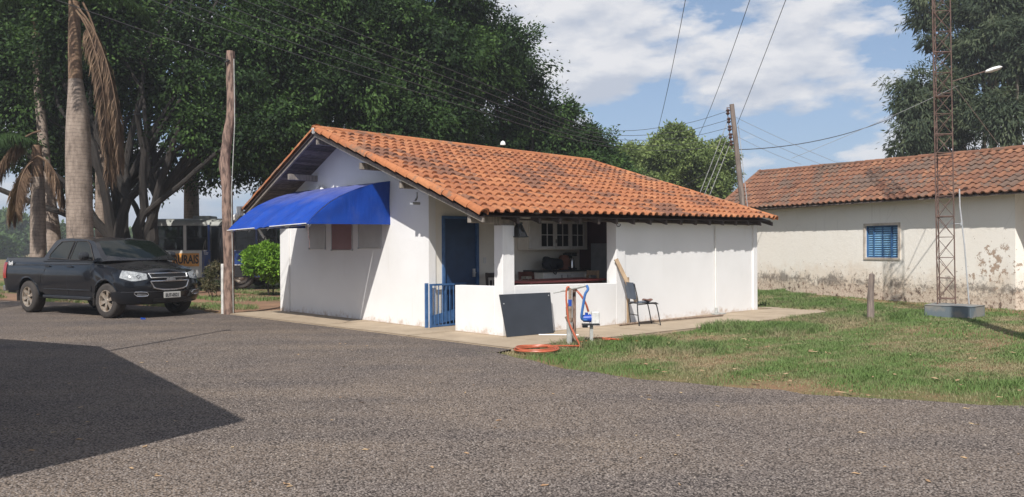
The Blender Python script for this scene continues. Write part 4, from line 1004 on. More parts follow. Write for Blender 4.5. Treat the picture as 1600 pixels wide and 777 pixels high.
wire(sag((9.3, 27.0, 4.4), (13.2, 24, 6.2), 0.05), 0.007, True, 'thin wire climbing from the old roof ridge toward the tower')
for k, (xa, xb) in enumerate(((5.7, 6.66), (5.85, 6.70), (6.02, 6.72))):
    wire([(xa, 25, 2.9), (xb, 25, 5.35 - 0.35 * k)], 0.010, True, ['leftmost', 'middle', 'rightmost'][k] + ' of three pale cables dropping from the insulators behind the roof', group='pale cables beside the utility pole')
wire([(9.85, 18.2, 5.15), (13.4, 22.3, 4.2)], 0.010, True, 'pale guy cable running from the tower down to the old roof')
wire([(13.9, 20, 7.8), (14.8, 20, 5.2)], 0.007, True, 'thin wire crossing in front of the eucalyptus at the right')

# ------------------------------------------------------------------ lattice tower
tw = empty('lattice_tower', (9.61, 18.1, 0.19), 0, 'slender rusty red lattice tower bolted to a concrete block', 'tower')
HT_ = 11.5
def leg(k, z):
    b = [(-0.19, -0.10), (0.19, -0.13), (0.02, 0.20)][k]; return Vector((b[0] - 0.0130 * z, b[1], z))
for k in range(3): MB().tube([leg(k, 0), leg(k, HT_)], 0.013, 6).build('leg', M['rust'], tw)
st = 0.455; n = int(HT_ / st)
for i in range(n + 1):
    z = 0.12 + i * st
    if z > HT_: break
    g = MB()
    for k in range(3): g.tube([leg(k, z), leg((k + 1) % 3, z)], 0.008 if i % 4 else 0.015, 5)
    g.build('ring_brace', M['rust'], tw)
    if i < n - 1:
        for k in range(3):
            a, b = (k, (k + 1) % 3) if i % 2 else ((k + 1) % 3, k)
            MB().tube([leg(a, z), leg(b, z + st)], 0.007, 5).build('diagonal_brace', M['rust'], tw)
            if k == 0: MB().tube([leg(b, z), leg(a, z + st)], 0.006, 5).build('diagonal_brace', M['rust'], tw)
for z in (3.35, 4.6): MB().prism([(leg(0, z).x, leg(0, z).y), (leg(1, z).x, leg(1, z).y), (leg(2, z).x, leg(2, z).y)], 'z', z, z + 0.015).build('platform_plate', M['rust'], tw)
MB().tube([(0.16, -0.1, 4.93), (1.0, -0.15, 5.18)], 0.014, 6).build('lamp_arm', M['rust'], tw)
lh = MB()
rs = []
for t, w1, h1 in ((0, 0.03, 0.02), (0.12, 0.055, 0.04), (0.4, 0.10, 0.055), (0.8, 0.09, 0.05), (1.0, 0.03, 0.02)):
    c0_ = Vector((0.86 + 0.36 * t, -0.15, 5.13 + 0.10 * t)); rs.append([c0_ + Vector((0, math.cos(a) * w1, math.sin(a) * h1)) for a in np.linspace(0, 2 * PI, 11)[:-1]])
lh.grid(rs, closed=True); lh.add(rs[0], [tuple(range(10))]); lh.add(rs[-1], [tuple(range(10))])
lh.build('lamp_head', M['white_trim'], tw, smooth=True)
MB().prism([(9.0, 17.75), (9.62, 17.05), (10.25, 17.62), (9.63, 18.5)], 'z', -0.2, 0.19).build('tower_base', M['base_block'], label='low concrete block with flaking blue paint under the lattice tower', cat='concrete block', bevel=0.012)
g = MB(); g.tube([(10.12, 18.0, 0.19), (10.05, 18.05, 1.5), (9.98, 18.1, 2.35), (9.97, 18.1, 2.75)], 0.016, 8); cd = g.build('conduit_pipe', M['galv'], label='thin grey conduit pipe standing beside the lattice tower', cat='pipe')
MB().tube([(10.0, 18.1, 1.97), (9.78, 18.05, 1.97)], 0.010, 6).tube([(10.0, 18.08, 1.93), (10.0, 18.08, 2.01)], 0.03, 6).build('pipe_clamp', M['galv'], cd)

# ------------------------------------------------------------------ OLD BUILDING
OA = Vector((8.57, 28.38, 0)); od = Vector((0.343, -0.939, 0)); oyaw = math.atan2(od.y, od.x)
ob = empty('old_house', OA, oyaw, 'long old cream plastered house with weathered dark clay tile roof and blue shutters', 'house')
# local x along wall to the near end, local y = into the building
OL = 9.74; s0 = -1.75
DEP = 4.4
# main long wall with window hole
wx0, wx1, wz0, wz1 = 5.04, 6.24, 1.15, 2.06
g = MB(); hgt = 2.78
g.box(((s0 + wx0) / 2, 0.09, hgt / 2 - 0.1), (wx0 - s0, 0.18, hgt + 0.2)); g.box(((wx1 + OL) / 2, 0.09, hgt / 2 - 0.1), (OL - wx1, 0.18, hgt + 0.2))
g.box(((wx0 + wx1) / 2, 0.09, wz0 / 2 - 0.1), (wx1 - wx0, 0.18, wz0 + 0.2)); g.box(((wx0 + wx1) / 2, 0.09, (hgt + wz1) / 2), (wx1 - wx0, 0.18, hgt - wz1))
g.build('long_wall', M['old_plaster'], ob)
for x in (s0 + 0.09, OL - 0.09):
    g = MB(); g.prism([(0.181, -0.1), (DEP, -0.1), (DEP, 2.8), (2.15, 3.75), (0.181, 2.8)], 'x', x - 0.09, x + 0.09); g.build('end_wall', M['old_plaster'], ob)
MB().box(((s0 + OL) / 2, DEP - 0.1, 1.4), (OL - s0 - 0.4, 0.18, 2.9)).build('rear_wall', M['old_plaster'], ob)
# eave soffit cornice
MB().box(((s0 + OL) / 2 + 0.6, -0.06, hgt - 0.03), (OL - s0 + 1.6, 0.08, 0.05)).build('cornice', M['old_wood'], ob)
wn = empty('shutter_window', (wx0, 0, wz0)); wn.parent = ob
ww, wh = wx1 - wx0, wz1 - wz0
MB().box((ww / 2, -0.012, wh + 0.035), (ww + 0.14, 0.03, 0.07)).box((ww / 2, -0.012, -0.03), (ww + 0.14, 0.03, 0.06)).box((-0.035, -0.012, wh / 2), (0.07, 0.03, wh)).box((ww + 0.035, -0.012, wh / 2), (0.07, 0.03, wh)).build('window_surround', simple('bare_render', (0.60, 0.53, 0.45), (0.42, 0.36, 0.3), 0.9, 5, bstr=.5), wn)
g = MB()
xs = [0.0, 0.27, 0.59, 0.91, ww]
for x in (0.015, ww - 0.015): g.box((x, 0.05, wh / 2), (0.03, 0.06, wh))
for z in (0.015, wh - 0.015): g.box((ww / 2, 0.05, z), (ww - 0.06, 0.06, 0.03))
for x in xs[1:-1]: g.box((x, 0.05, wh / 2), (0.022, 0.05, wh - 0.06))
g.build('window_frame', M['shutter_dark'], wn)
MB().box((ww / 2, 0.13, wh / 2), (ww, 0.01, wh)).build('shutter_back', M['shutter_dark'], wn)
for c in range(4):
    xa, xb = xs[c] + 0.02, xs[c + 1] - 0.012
    for k in range(13):
        z = 0.065 + k * (wh - 0.11) / 12.4
        yy = 0.055 if c in (1, 2) else 0.085
        g = MB(); g.box(((xa + xb) / 2, yy, z), (xb - xa, 0.010, 0.052), rot=(math.radians(-32), 0, 0)); g.build('slat', M['shutter_blue'], wn)
# end-wall window at the far right
e = MB(); e.box((OL + 0.012, 1.15, 1.75), (0.03, 0.7, 0.85)); wo_ = e.build('end_window', M['shutter_dark'], ob)
for k in range(8): MB().box((OL + 0.032, 1.15, 1.40 + k * 0.1), (0.012, 0.6, 0.06), rot=(0, math.radians(25), 0)).build('slat', M['shutter_blue'], wo_)
# roof
oroof = empty('roof', (0, 0, 0)); oroof.parent = ob
XE0, XE1 = -1.95, OL + 3.0
OE0, OE1 = Vector((XE0, -0.42, 2.80)), Vector((XE1, -0.42, 2.70))
OR0, OR1 = Vector((-2.45, 1.95, 4.33)), Vector((XE1, 1.95, 3.86))
OB0, OB1 = Vector((XE0, 4.6, 2.7)), Vector((XE1, 4.6, 2.6))
def PO1(a, b): return bil(OE0, OE1, OR0, OR1, a, b)
def PO2(a, b): return bil(OB0, OB1, OR0, OR1, a, b)
for P in (PO1, PO2):
    q = [P(0.003, 0.01), P(0.997, 0.01), P(0.997, 1), P(0.003, 1)]
    g = MB(); g.hexa([p + Vector((0, 0, -0.06)) for p in q] + [p + Vector((0, 0, -0.035)) for p in q]); g.build('roof_deck', M['old_wood'], oroof)
OM = Matrix.Translation(OA) @ Matrix.Rotation(oyaw, 4, 'Z')
otme = tile_mesh('roof_tile', 0.235, 0.42, 0.13, 0.045, M['old_tile'], 5, lift=0.035, th=0.034)
lay_tiles(PO1, 62, 9, 0.235, otme, oroof, M['old_tile'], 299, OM, seed=11)
lay_tiles(PO2, 62, 9, 0.235, otme, oroof, M['old_tile'], 0, OM, flip=True, seed=12)
ome = barrel_mesh('ridge_tile', 0.095, 0.075, 0.45, M['old_tile'])
for j_ in range(36):
    p = OR0.lerp(OR1, j_ / 36); dd = (OR1 - OR0).normalized()
    m = Matrix.Translation(p + Vector((0, 0, random.uniform(-.005, .01)))) @ Matrix.Rotation(-PI / 2, 4, 'Z') @ Matrix.Rotation(0.02 + dd.z, 4, 'X') @ Matrix.Translation((0, -0.03, 0.0))
    link_mesh('ridge_tile', ome, oroof, m)
for j_ in range(8):
    m = frame_at(PO1, 0.0, j_ / 8) @ Matrix.Rotation(0.04, 4, 'X'); link_mesh('verge_tile', ome, oroof, m)
# porch post of the near end (beyond the frame edge)
for y in (0.1, 3.9): MB().box((XE1 - 0.4, y, 1.3), (0.2, 0.2, 2.7)).build('porch_post', M['old_plaster'], ob)
#PART2
# ------------------------------------------------------------------ VEGETATION
def leaves(centers, radii, total, ln, wd, droop=0.5, seed=0, up=0.25, hollow=0.7):
    r = np.random.default_rng(seed)
    centers = np.array(centers, float); radii = np.array(radii, float)
    if radii.ndim == 1: radii = np.stack([radii, radii, radii * 0.8], 1)
    wgt = (radii[:, 0] * radii[:, 2]); wgt /= wgt.sum(); idx = r.choice(len(centers), total, p=wgt)
    d = r.normal(size=(total, 3)); d[:, 2] += up; d /= np.linalg.norm(d, axis=1, keepdims=True)
    # twig clusters: quantise directions so that leaves gather in sprays with gaps between
    ncl = 30; cd = r.normal(size=(len(centers), ncl, 3)); cd[:, :, 2] += up; cd /= np.linalg.norm(cd, axis=2, keepdims=True)
    cl = r.integers(0, ncl, total); base = cd[idx, cl]
    mixf = r.random((total, 1)) < 0.78
    d2 = base + r.normal(size=(total, 3)) * 0.15; d = np.where(mixf, d2, d)
    crad = r.uniform(0.70, 1.14, (len(centers), ncl))[idx, cl][:, None]; rad = np.where(mixf, crad * (0.86 + 0.18 * r.random((total, 1))), hollow + (0.98 - hollow) * r.random((total, 1)) ** 0.7)
    rad = rad * (1 + 0.16 * np.sin(base[:, :1] * 17 + idx[:, None]) )
    p = centers[idx] + d * radii[idx] * rad
    dirn = d * 0.8 + r.normal(size=(total, 3)) * 0.55; dirn[:, 2] -= droop; dirn /= np.linalg.norm(dirn, axis=1, keepdims=True)
    s = np.cross(dirn, d + r.normal(size=(total, 3)) * 0.4); s /= np.linalg.norm(s, axis=1, keepdims=True) + 1e-9
    sc = (0.65 + 0.7 * r.random((total, 1)))
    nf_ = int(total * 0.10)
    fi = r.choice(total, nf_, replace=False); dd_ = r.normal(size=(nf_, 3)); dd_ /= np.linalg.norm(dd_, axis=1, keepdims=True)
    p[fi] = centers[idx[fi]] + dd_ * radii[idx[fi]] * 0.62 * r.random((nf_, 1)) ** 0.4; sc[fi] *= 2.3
    clr = r.random((len(centers), ncl))[idx, cl]; clr[fi] = 0  # inner fill leaves get the darkest tone: crown shade put into colour
    L_ = ln * sc; W_ = wd * sc
    V = np.stack([p, p + dirn * L_ * 0.45 + s * W_ * 0.5, p + dirn * L_, p + dirn * L_ * 0.45 - s * W_ * 0.5], 1).reshape(-1, 3)
    F = np.arange(total * 4).reshape(-1, 4)
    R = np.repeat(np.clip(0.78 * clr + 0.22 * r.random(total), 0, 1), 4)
    return V, F, R
def ell_blobs(c, R, n, rmin, rmax, seed, front=True, zmin=None):
    r = random.Random(seed); out = []
    while len(out) < n:
        d = Vector((r.gauss(0, 1), r.gauss(0, 1), r.gauss(0, 1))).normalized()
        if front and d.y > 0.45: continue
        k = r.uniform(0.55, 0.95)
        p = Vector((c[0] + d.x * R[0] * k, c[1] + d.y * R[1] * k, c[2] + d.z * R[2] * k))
        if zmin is not None and p.z < zmin: continue
        out.append((p, r.uniform(rmin, rmax)))
    return out
def limb(mb, a, b, r0, r1, seed, n=7, bow=0.12):
    r = random.Random(seed); a, b = Vector(a), Vector(b); L_ = (b - a).length
    off = Vector((r.uniform(-1, 1), r.uniform(-1, 1), r.uniform(-0.3, 0.8))) * L_ * bow
    pts = []; rs = []
    for i in range(n + 1):
        t = i / n; p = a.lerp(b, t) + off * math.sin(PI * t) + Vector((r.uniform(-1, 1), r.uniform(-1, 1), 0)) * 0.02 * L_
        if i == 0: p = a
        pts.append(p); rs.append(r0 + (r1 - r0) * t ** 0.8)
    mb.tube(pts, rs, 8); return pts
def tree(name, base, blobs, nleaf, ln, wd, leafm, barkm, stems, r0, label, cat='tree', group=None, seed=1, droop=0.5, fork=1.2, nlimb=14, extra=None, hollow=0.7, spread=0.35):
    bs = Vector(base)
    root = empty(name, bs, 0, label, cat, group)
    mb = MB(); r = random.Random(seed); forks = []
    for i in range(stems):
        a = 2 * PI * i / stems + r.uniform(-.4, .4); q = Vector((math.cos(a), math.sin(a) * 0.6, 0))
        f = Vector((0, 0, fork)) + q * (spread * (2.4 if stems > 6 else 4) if stems > 1 else 0.2) * r.uniform(.5, 1.1) + Vector((0, 0, r.uniform(0, 1.8) if stems > 1 else 0))
        pts = limb(mb, q * (spread if stems > 1 else 0) + Vector((0, 0, -0.15)), f, r0 * r.uniform(.7, 1.15), r0 * 0.6, seed * 31 + i, bow=0.07); forks.append(pts[-1])
    hi_ = [b for b in blobs if b[0].z > 6.3] if (name == 'ficus_tree' and nlimb > 20) else blobs
    tg = r.sample(hi_, min(nlimb, len(hi_)))
    for i, (p, rb) in enumerate(tg):
        f = min(forks, key=lambda q: (q + bs - p).length + r.uniform(0, 3))
        limb(mb, f, p - bs, r0 * r.uniform(.3, .5), r0 * 0.08, seed * 77 + i, bow=0.14)
    if extra: extra(mb, bs)
    mb.build('trunk', barkm, root, smooth=True)
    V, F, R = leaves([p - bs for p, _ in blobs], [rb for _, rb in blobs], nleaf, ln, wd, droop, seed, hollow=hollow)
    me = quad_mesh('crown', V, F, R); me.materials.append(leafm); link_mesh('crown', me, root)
    return root
fg = 'dense dark ficus trees massed behind the house'
def exA(mb, bs):
    for k, (a, b, r0, r1) in enumerate((((0.4, -0.2, 2.6), (3.4, -0.6, 4.9), 0.11, 0.07), ((0.4, 0, 1.5), (2.0, -0.3, 6.0), 0.17, 0.1), ((-0.5, 0, 1.6), (-3.6, -0.8, 5.2), 0.17, 0.1),
                                        ((-0.6, 0, 2.2), (-4.6, -0.5, 3.8), 0.12, 0.08), ((0.2, -0.3, 1.0), (0.7, -0.8, 6.0), 0.20, 0.1), ((-0.2, -0.3, 1.0), (-1.4, -0.6, 6.2), 0.20, 0.1))):
        limb(mb, a, b, r0, r1, 900 + k, n=8, bow=0.06)
blA = ell_blobs((-13.6, 31.2, 9.6), (9.4, 3.8, 5.9), 115, 1.15, 2.0, 11, zmin=4.6)
blA += [(Vector((x_, 31.5, z_)), 1.25) for x_, z_ in ((-17.8, 5.2), (-16.4, 4.6), (-15.0, 5.0), (-14.0, 4.4), (-12.6, 4.9), (-11.2, 4.5), (-10.0, 5.1), (-8.8, 4.9))]
blA += [(Vector((-13.4, 32.5, 9.6)), 2.0), (Vector((-12.6, 32.5, 11.6)), 2.0), (Vector((-14.8, 32.5, 11.2)), 2.0), (Vector((-10.8, 32.5, 10.2)), 2.0), (Vector((-16.5, 32.5, 8.6)), 2.0), (Vector((-9.0, 32.5, 12.0)), 2.0), (Vector((-10.2, 27.3, 5.7)), 0.9), (Vector((-9.2, 27.4, 7.0)), 1.0), (Vector((-10.9, 27.5, 7.2)), 0.9), (Vector((-7.5, 27.6, 5.8)), 1.1), (Vector((-6.5, 27.8, 7.0)), 1.1), (Vector((-6.0, 28.0, 4.9)), 0.9), (Vector((-9.2, 27.5, 5.0)), 1.3), (Vector((-8.0, 27.8, 5.6)), 1.4), (Vector((-10.6, 27.6, 5.5)), 1.3), (Vector((-16.8, 27.2, 5.0)), 1.0), (Vector((-7.3, 28.4, 4.6)), 0.9)]
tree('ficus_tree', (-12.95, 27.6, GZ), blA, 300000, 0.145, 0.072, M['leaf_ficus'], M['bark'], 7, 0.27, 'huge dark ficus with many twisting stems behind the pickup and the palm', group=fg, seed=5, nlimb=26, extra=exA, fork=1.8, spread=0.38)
blB = ell_blobs((-6.2, 32.5, 8.6), (5.3, 4.0, 6.6), 60, 1.2, 2.0, 12, zmin=3.6)
tree('ficus_tree', (-5.2, 33.0, GZ), blB, 190000, 0.15, 0.072, M['leaf_ficus'], M['bark'], 3, 0.4, 'dark ficus rising straight above the left roof gable of the house', group=fg, seed=6, nlimb=12)
blC = ell_blobs((-2.9, 35.0, 6.6), (4.6, 4.0, 5.3), 60, 0.95, 1.6, 13, zmin=2.6)
blC += [(Vector((1.0, 34.5, 8.5)), 0.75), (Vector((-0.1, 34.5, 9.7)), 0.75), (Vector((2.3, 34.5, 7.2)), 0.75), (Vector((3.2, 34.5, 6.2)), 0.7), (Vector((1.8, 34.5, 5.8)), 1.0)]
tree('ficus_tree', (-0.9, 35.5, GZ), blC, 180000, 0.15, 0.07, M['leaf_ficus'], M['bark'], 3, 0.36, 'dark ficus above the middle of the house roof ridge, sloping down to the right', group=fg, seed=7, nlimb=12)
blD = ell_blobs((2.8, 35.6, 4.4), (1.9, 2.0, 2.5), 24, 0.6, 1.1, 14, zmin=1.8)
tree('ficus_tree', (3.0, 36.0, GZ), blD, 50000, 0.15, 0.065, M['leaf_ficus'], M['bark'], 2, 0.2, 'smaller dark tree at the right end of the ficus mass beside the pale tree', group=fg, seed=8, nlimb=8)
# sunlit sprays low on the ficuses, separate foliage boughs of the same trees are part of the crowns above
blE = ell_blobs((9.5, 48.0, 4.9), (3.8, 3.0, 3.5), 70, 0.65, 1.25, 15, zmin=1.6)
tree('pale_tree', (9.7, 48.5, GZ), blE, 120000, 0.20, 0.09, M['leaf_light'], M['bark'], 3, 0.22, 'paler bushy green tree between the house roof and the utility pole', seed=9, droop=0.2, nlimb=10)
blF = ell_blobs((26.2, 42.0, 8.6), (5.6, 3.5, 6.2), 66, 0.8, 1.5, 16, zmin=3.2)
blF += [(Vector((20.6, 41.5, 7.2)), 1.2), (Vector((20.3, 41.5, 8.6)), 0.9), (Vector((21.0, 41.5, 5.6)), 1.0), (Vector((19.4, 41.5, 5.0)), 0.7), (Vector((19.9, 41.5, 6.4)), 0.7)]
tree('eucalyptus_tree', (26.0, 42.5, GZ), blF, 90000, 0.26, 0.07, M['leaf_euca'], M['bark_pale'], 2, 0.35, 'tall grey green eucalyptus behind the old house and the tower', seed=10, droop=1.1, nlimb=26, fork=3.5, group='eucalyptus trees behind the old house')
blG = ell_blobs((26.6, 44.0, 14.5), (4.0, 3.0, 4.2), 40, 0.8, 1.4, 17)
blG += [(Vector((22.3, 43.5, 13.6)), 0.9), (Vector((22.6, 43.5, 12.4)), 0.8), (Vector((22.1, 43.5, 14.8)), 0.9)]
tree('eucalyptus_tree', (26.4, 44.5, GZ), blG, 48000, 0.26, 0.07, M['leaf_euca'], M['bark_pale'], 1, 0.32, 'taller eucalyptus whose drooping crown reaches the top edge left of the tower', seed=21, droop=1.1, nlimb=16, fork=8, group='eucalyptus trees behind the old house')
blG2 = ell_blobs((32.5, 43.0, 12.0), (6.0, 3.5, 9.0), 70, 0.9, 1.7, 18, zmin=3)
tree('eucalyptus_tree', (32.0, 43.5, GZ), blG2, 70000, 0.28, 0.075, M['leaf_euca'], M['bark_pale'], 2, 0.4, 'broad dark eucalyptus at the right edge behind the old house', seed=22, droop=1.1, nlimb=20, fork=5, group='eucalyptus trees behind the old house')
# distant trees on the left
for k, (x, y, w_, h_) in enumerate(((-92, 150, 11, 8.5), (-76, 140, 9, 6.5), (-66, 150, 6, 5.0), (-104, 165, 12, 7), (-84, 128, 7, 4.6))):
    bl = ell_blobs((x, y, h_ * 0.55), (w_ * 0.62, 4, h_ * 0.42), 22, 1.1, 2.2, 30 + k, zmin=1.0)
    tree('distant_tree', (x, y, GZ), bl, 9000, 0.75, 0.4, M['leaf_far'], M['bark'], 1, 0.3,
         ['largest flat-topped tree on the far left horizon', 'second far tree right of the flat-topped one', 'small far tree between the palm trunks', 'broad far tree at the left frame edge', 'low bushy far tree in front of the others'][k], seed=40 + k, nlimb=6, fork=2, group='distant trees on the left horizon', droop=0.1)
# continuous far tree line
cs = []; rs_ = []
rr2 = random.Random(5)
for i in range(150):
    x = -330 + i * 4.6 + rr2.uniform(-2, 2); cs.append((x, 300 + rr2.uniform(-15, 15), rr2.uniform(0.5, 3.5))); rs_.append(rr2.uniform(3, 6))
V, F, R = leaves(cs, rs_, 30000, 1.8, 1.0, 0.1, 77)
me = quad_mesh('far_woodland', V, F, R); me.materials.append(M['leaf_far']); o = bpy.data.objects.new('far_woodland', me); COL.objects.link(o); o['kind'] = 'stuff'; o['label'] = 'low strip of far woodland on the horizon'; o['category'] = 'woodland'
for (x, h) in ((-70.5, 9.5), (-67.5, 8.6)):
    pass
# bush by the bus
bl = ell_blobs((-7.95, 26.6, 0.98), (0.74, 0.6, 0.60), 38, 0.18, 0.30, 51, zmin=0.25)
tree('round_bush', (-7.95, 26.8, GZ), bl, 26000, 0.085, 0.05, M['leaf_bush'], M['bark'], 3, 0.03, 'bright green round bush between the bus and the white house', 'bush', seed=52, droop=-0.1, fork=0.3, spread=0.1, nlimb=12)
bl = ell_blobs((-9.45, 25.7, 0.55), (0.24, 0.2, 0.5), 12, 0.10, 0.2, 53, zmin=0.15)
tree('dry_shrub', (-9.45, 25.7, GZ), bl, 1800, 0.07, 0.03, M['leaf_dry'], M['bark'], 4, 0.012, 'small thin half dry shrub in front of the bus door', 'shrub', seed=54, droop=0, fork=0.25, spread=0.06, nlimb=12)

# palms
def frond(mb, base, az, length, rise, fall, nl=60, lw=0.026, ll=0.60, seed=0, hang=0.7, curl=1.0):
    r = random.Random(seed); h = Vector((math.cos(az), math.sin(az), 0)); side = Vector((-h.y, h.x, 0)); pts = []
    for i in range(15):
        t = i / 14; ang = rise - (rise + fall) * t ** curl
        if i == 0: p = Vector(base)
        else: p = p + (h * math.cos(ang) + Vector((0, 0, 1)) * math.sin(ang)) * length / 14
        pts.append(p.copy())
    mb.tube(pts, [0.034 - 0.029 * i / 14 for i in range(15)], 5, mi=0)
    for k in range(nl):
        t = 0.16 + 0.82 * k / nl; i = min(13, int(t * 14)); f = t * 14 - i; q = pts[i].lerp(pts[i + 1], f); tan = (pts[i + 1] - pts[i]).normalized()
        L_ = ll * (0.45 + 0.55 * math.sin(PI * (0.12 + 0.8 * t))) * r.uniform(.8, 1.15)
        for sgn in (-1, 1):
            for rep in range(2):
                d = (side * sgn * r.uniform(.5, 1.0) + tan * r.uniform(0.2, 0.7) + Vector((r.uniform(-.15, .15), r.uniform(-.15, .15), -hang * r.uniform(.3, 1.2)))).normalized()
                d2 = (d + Vector((0, 0, -0.9 * hang))).normalized(); w_ = d.cross(Vector((r.uniform(-.3, .3), r.uniform(-.3, .3), 1))).normalized() * lw / 2
                a = q; b = q + d * L_ * 0.5; c_ = b + d2 * L_ * 0.5
                mb.add([a - w_ * .5, a + w_ * .5, b + w_, b - w_, c_], [(0, 1, 2, 3), (3, 2, 4)], 1)
def palm(base, trunk, shaft, fronds, label, group='palms at the left', seed=0, dead=()):
    root = empty('palm_tree', base, 0, label, 'palm', group); b = Vector(base)
    pts = smooth_path([Vector(p) - b for p, _ in trunk], 5); rs = []
    m_ = len(trunk)
    for i in range(m_ - 1):
        for k in range(5): rs.append(trunk[i][1] + (trunk[i + 1][1] - trunk[i][1]) * k / 5)
    rs.append(trunk[-1][1])
    MB().tube(pts, rs, 36).build('trunk', M['palm_trunk'], root, smooth=True)
    topp = Vector(trunk[-1][0]) - b
    if shaft:
        MB().tube([topp - Vector((0, 0, .02)), topp + Vector((-.02, 0, shaft * .5)), topp + Vector((-.03, 0, shaft))], [trunk[-1][1], trunk[-1][1] * .93, trunk[-1][1] * .75], 16).build('crownshaft', M['crownshaft'], root, smooth=True)
        topp = topp + Vector((-.03, 0, shaft * 0.95))
    for k, (az, L_, rise, fall) in enumerate(fronds):
        mb = MB(); frond(mb, topp, az, L_, rise, fall, seed=seed * 50 + k); mb.build('frond', [M['palm_green'], M['palm_green']], root)
    for k, (p0, az, L_, rise, fall, cu) in enumerate(dead):
        mb = MB(); frond(mb, Vector(p0) - b, az, L_, rise, fall, seed=seed * 60 + k, hang=1.7, lw=0.022, ll=0.70, nl=190, curl=cu); mb.build('dead_frond', [M['palm_brown'], M['palm_brown']], root, label='brown dead frond hanging down')
    return root
fr = [(a, 3.6, r1, f1) for a, r1, f1 in ((0.2, 1.2, 0.6), (1.1, 1.0, 0.9), (2.0, 1.1, 0.8), (2.9, 1.0, 0.9), (3.7, 1.1, 0.7), (4.6, 0.9, 1.0), (5.5, 1.2, 0.7))]
palm((-13.23, 25.0, GZ), [((-13.23, 25.0, -0.4), 0.40), ((-13.24, 25.0, 0.65), 0.383), ((-13.29, 25.0, 2.11), 0.371), ((-13.31, 25.0, 3.56), 0.371), ((-13.33, 25.0, 4.78), 0.353), ((-13.33, 25.0, 5.63), 0.318), ((-13.37, 25.0, 6.29), 0.241), ((-13.4, 25.0, 6.72), 0.198)], 2.4, fr, 'tall grey ringed royal palm with a long brown hanging frond behind the pickup', seed=1,
     dead=[((-13.15, 24.7, 8.9), -0.3, 5.6, -0.3, 1.56, 0.22), ((-13.10, 24.6, 8.8), -0.15, 5.2, 0.1, 1.555, 0.22), ((-13.0, 24.7, 9.0), -0.1, 5.5, -0.5, 1.56, 0.22), ((-13.1, 24.5, 8.7), -0.35, 4.4, -0.1, 1.55, 0.25), ((-13.05, 24.6, 8.6), 0.1, 3.6, -0.1, 1.55, 0.25)])
palm((-14.87, 25.5, GZ), [((-14.87, 25.5, -0.4), 0.263), ((-14.87, 25.5, 1.5), 0.227), ((-14.87, 25.5, 2.94), 0.21), ((-14.87, 25.5, 3.77), 0.168)], 1.0, [(a, 1.9, 0.9, 1.0) for a in (2.6, 3.6, 4.3)] + [(3.2, 2.3, 0.3, 1.3)], 'shorter palm behind the pickup bed with drooping dry fronds', seed=2,
     dead=[((-14.65, 25.3, 5.2), 3.25, 3.5, 0.7, 1.40, 0.28), ((-14.7, 25.2, 4.4), 3.0, 2.2, 0.3, 1.5, 0.3), ((-14.7, 25.2, 4.4), 0.2, 1.6, 0.5, 1.5, 0.3), ((-14.8, 25.1, 4.2), 4.6, 1.8, 0.3, 1.5, 0.3)])
palm((-15.9, 28.4, GZ), [((-15.9, 28.4, -0.2), 0.26), ((-16.0, 28.4, 1.8), 0.23), ((-16.25, 28.4, 4.2), 0.18), ((-16.5, 28.4, 7), 0.15), ((-16.6, 28.4, 9.0), 0.14)], 1.0, [(a, 2.6, 1.0, 0.9) for a in (0.3, 1.5, 2.7, 3.9, 5.1)], 'slim darker leaning palm trunk between the short palm and the tall palm', seed=3)
palm((-14.6, 29.0, GZ), [((-14.65, 29.0, -0.2), 0.21), ((-14.65, 29.0, 2.5), 0.20), ((-14.65, 29.0, 6.0), 0.17)], 0.0, [], 'thin palm trunk seen close right of the tall palm', seed=4)
palm((-13.4, 34.0, GZ), [((-13.4, 34.0, -0.2), 0.33), ((-13.4, 34.0, 2.5), 0.31), ((-13.4, 34.0, 5.5), 0.27), ((-13.4, 34.0, 6.6), 0.2)], 0.8, [(a, 2.4, 0.2, 1.5) for a in (0.1, 3.1, 4.0, 5.3, 0.8)], 'dark palm standing behind the bus with hanging fronds', seed=5)
palm((-15.9, 18.2, GZ), [((-15.9, 18.2, -0.2), 0.33), ((-15.9, 18.2, 2.5), 0.31), ((-15.9, 18.2, 5.0), 0.25)], 0.9, [(a, 3.6, 0.8, 1.1) for a in (-0.3, 0.3, 0.9, 1.6, 2.5, 3.4, 4.3, 5.2, 5.75)], 'green palm at the left frame edge whose frond tips hang into view', seed=6)

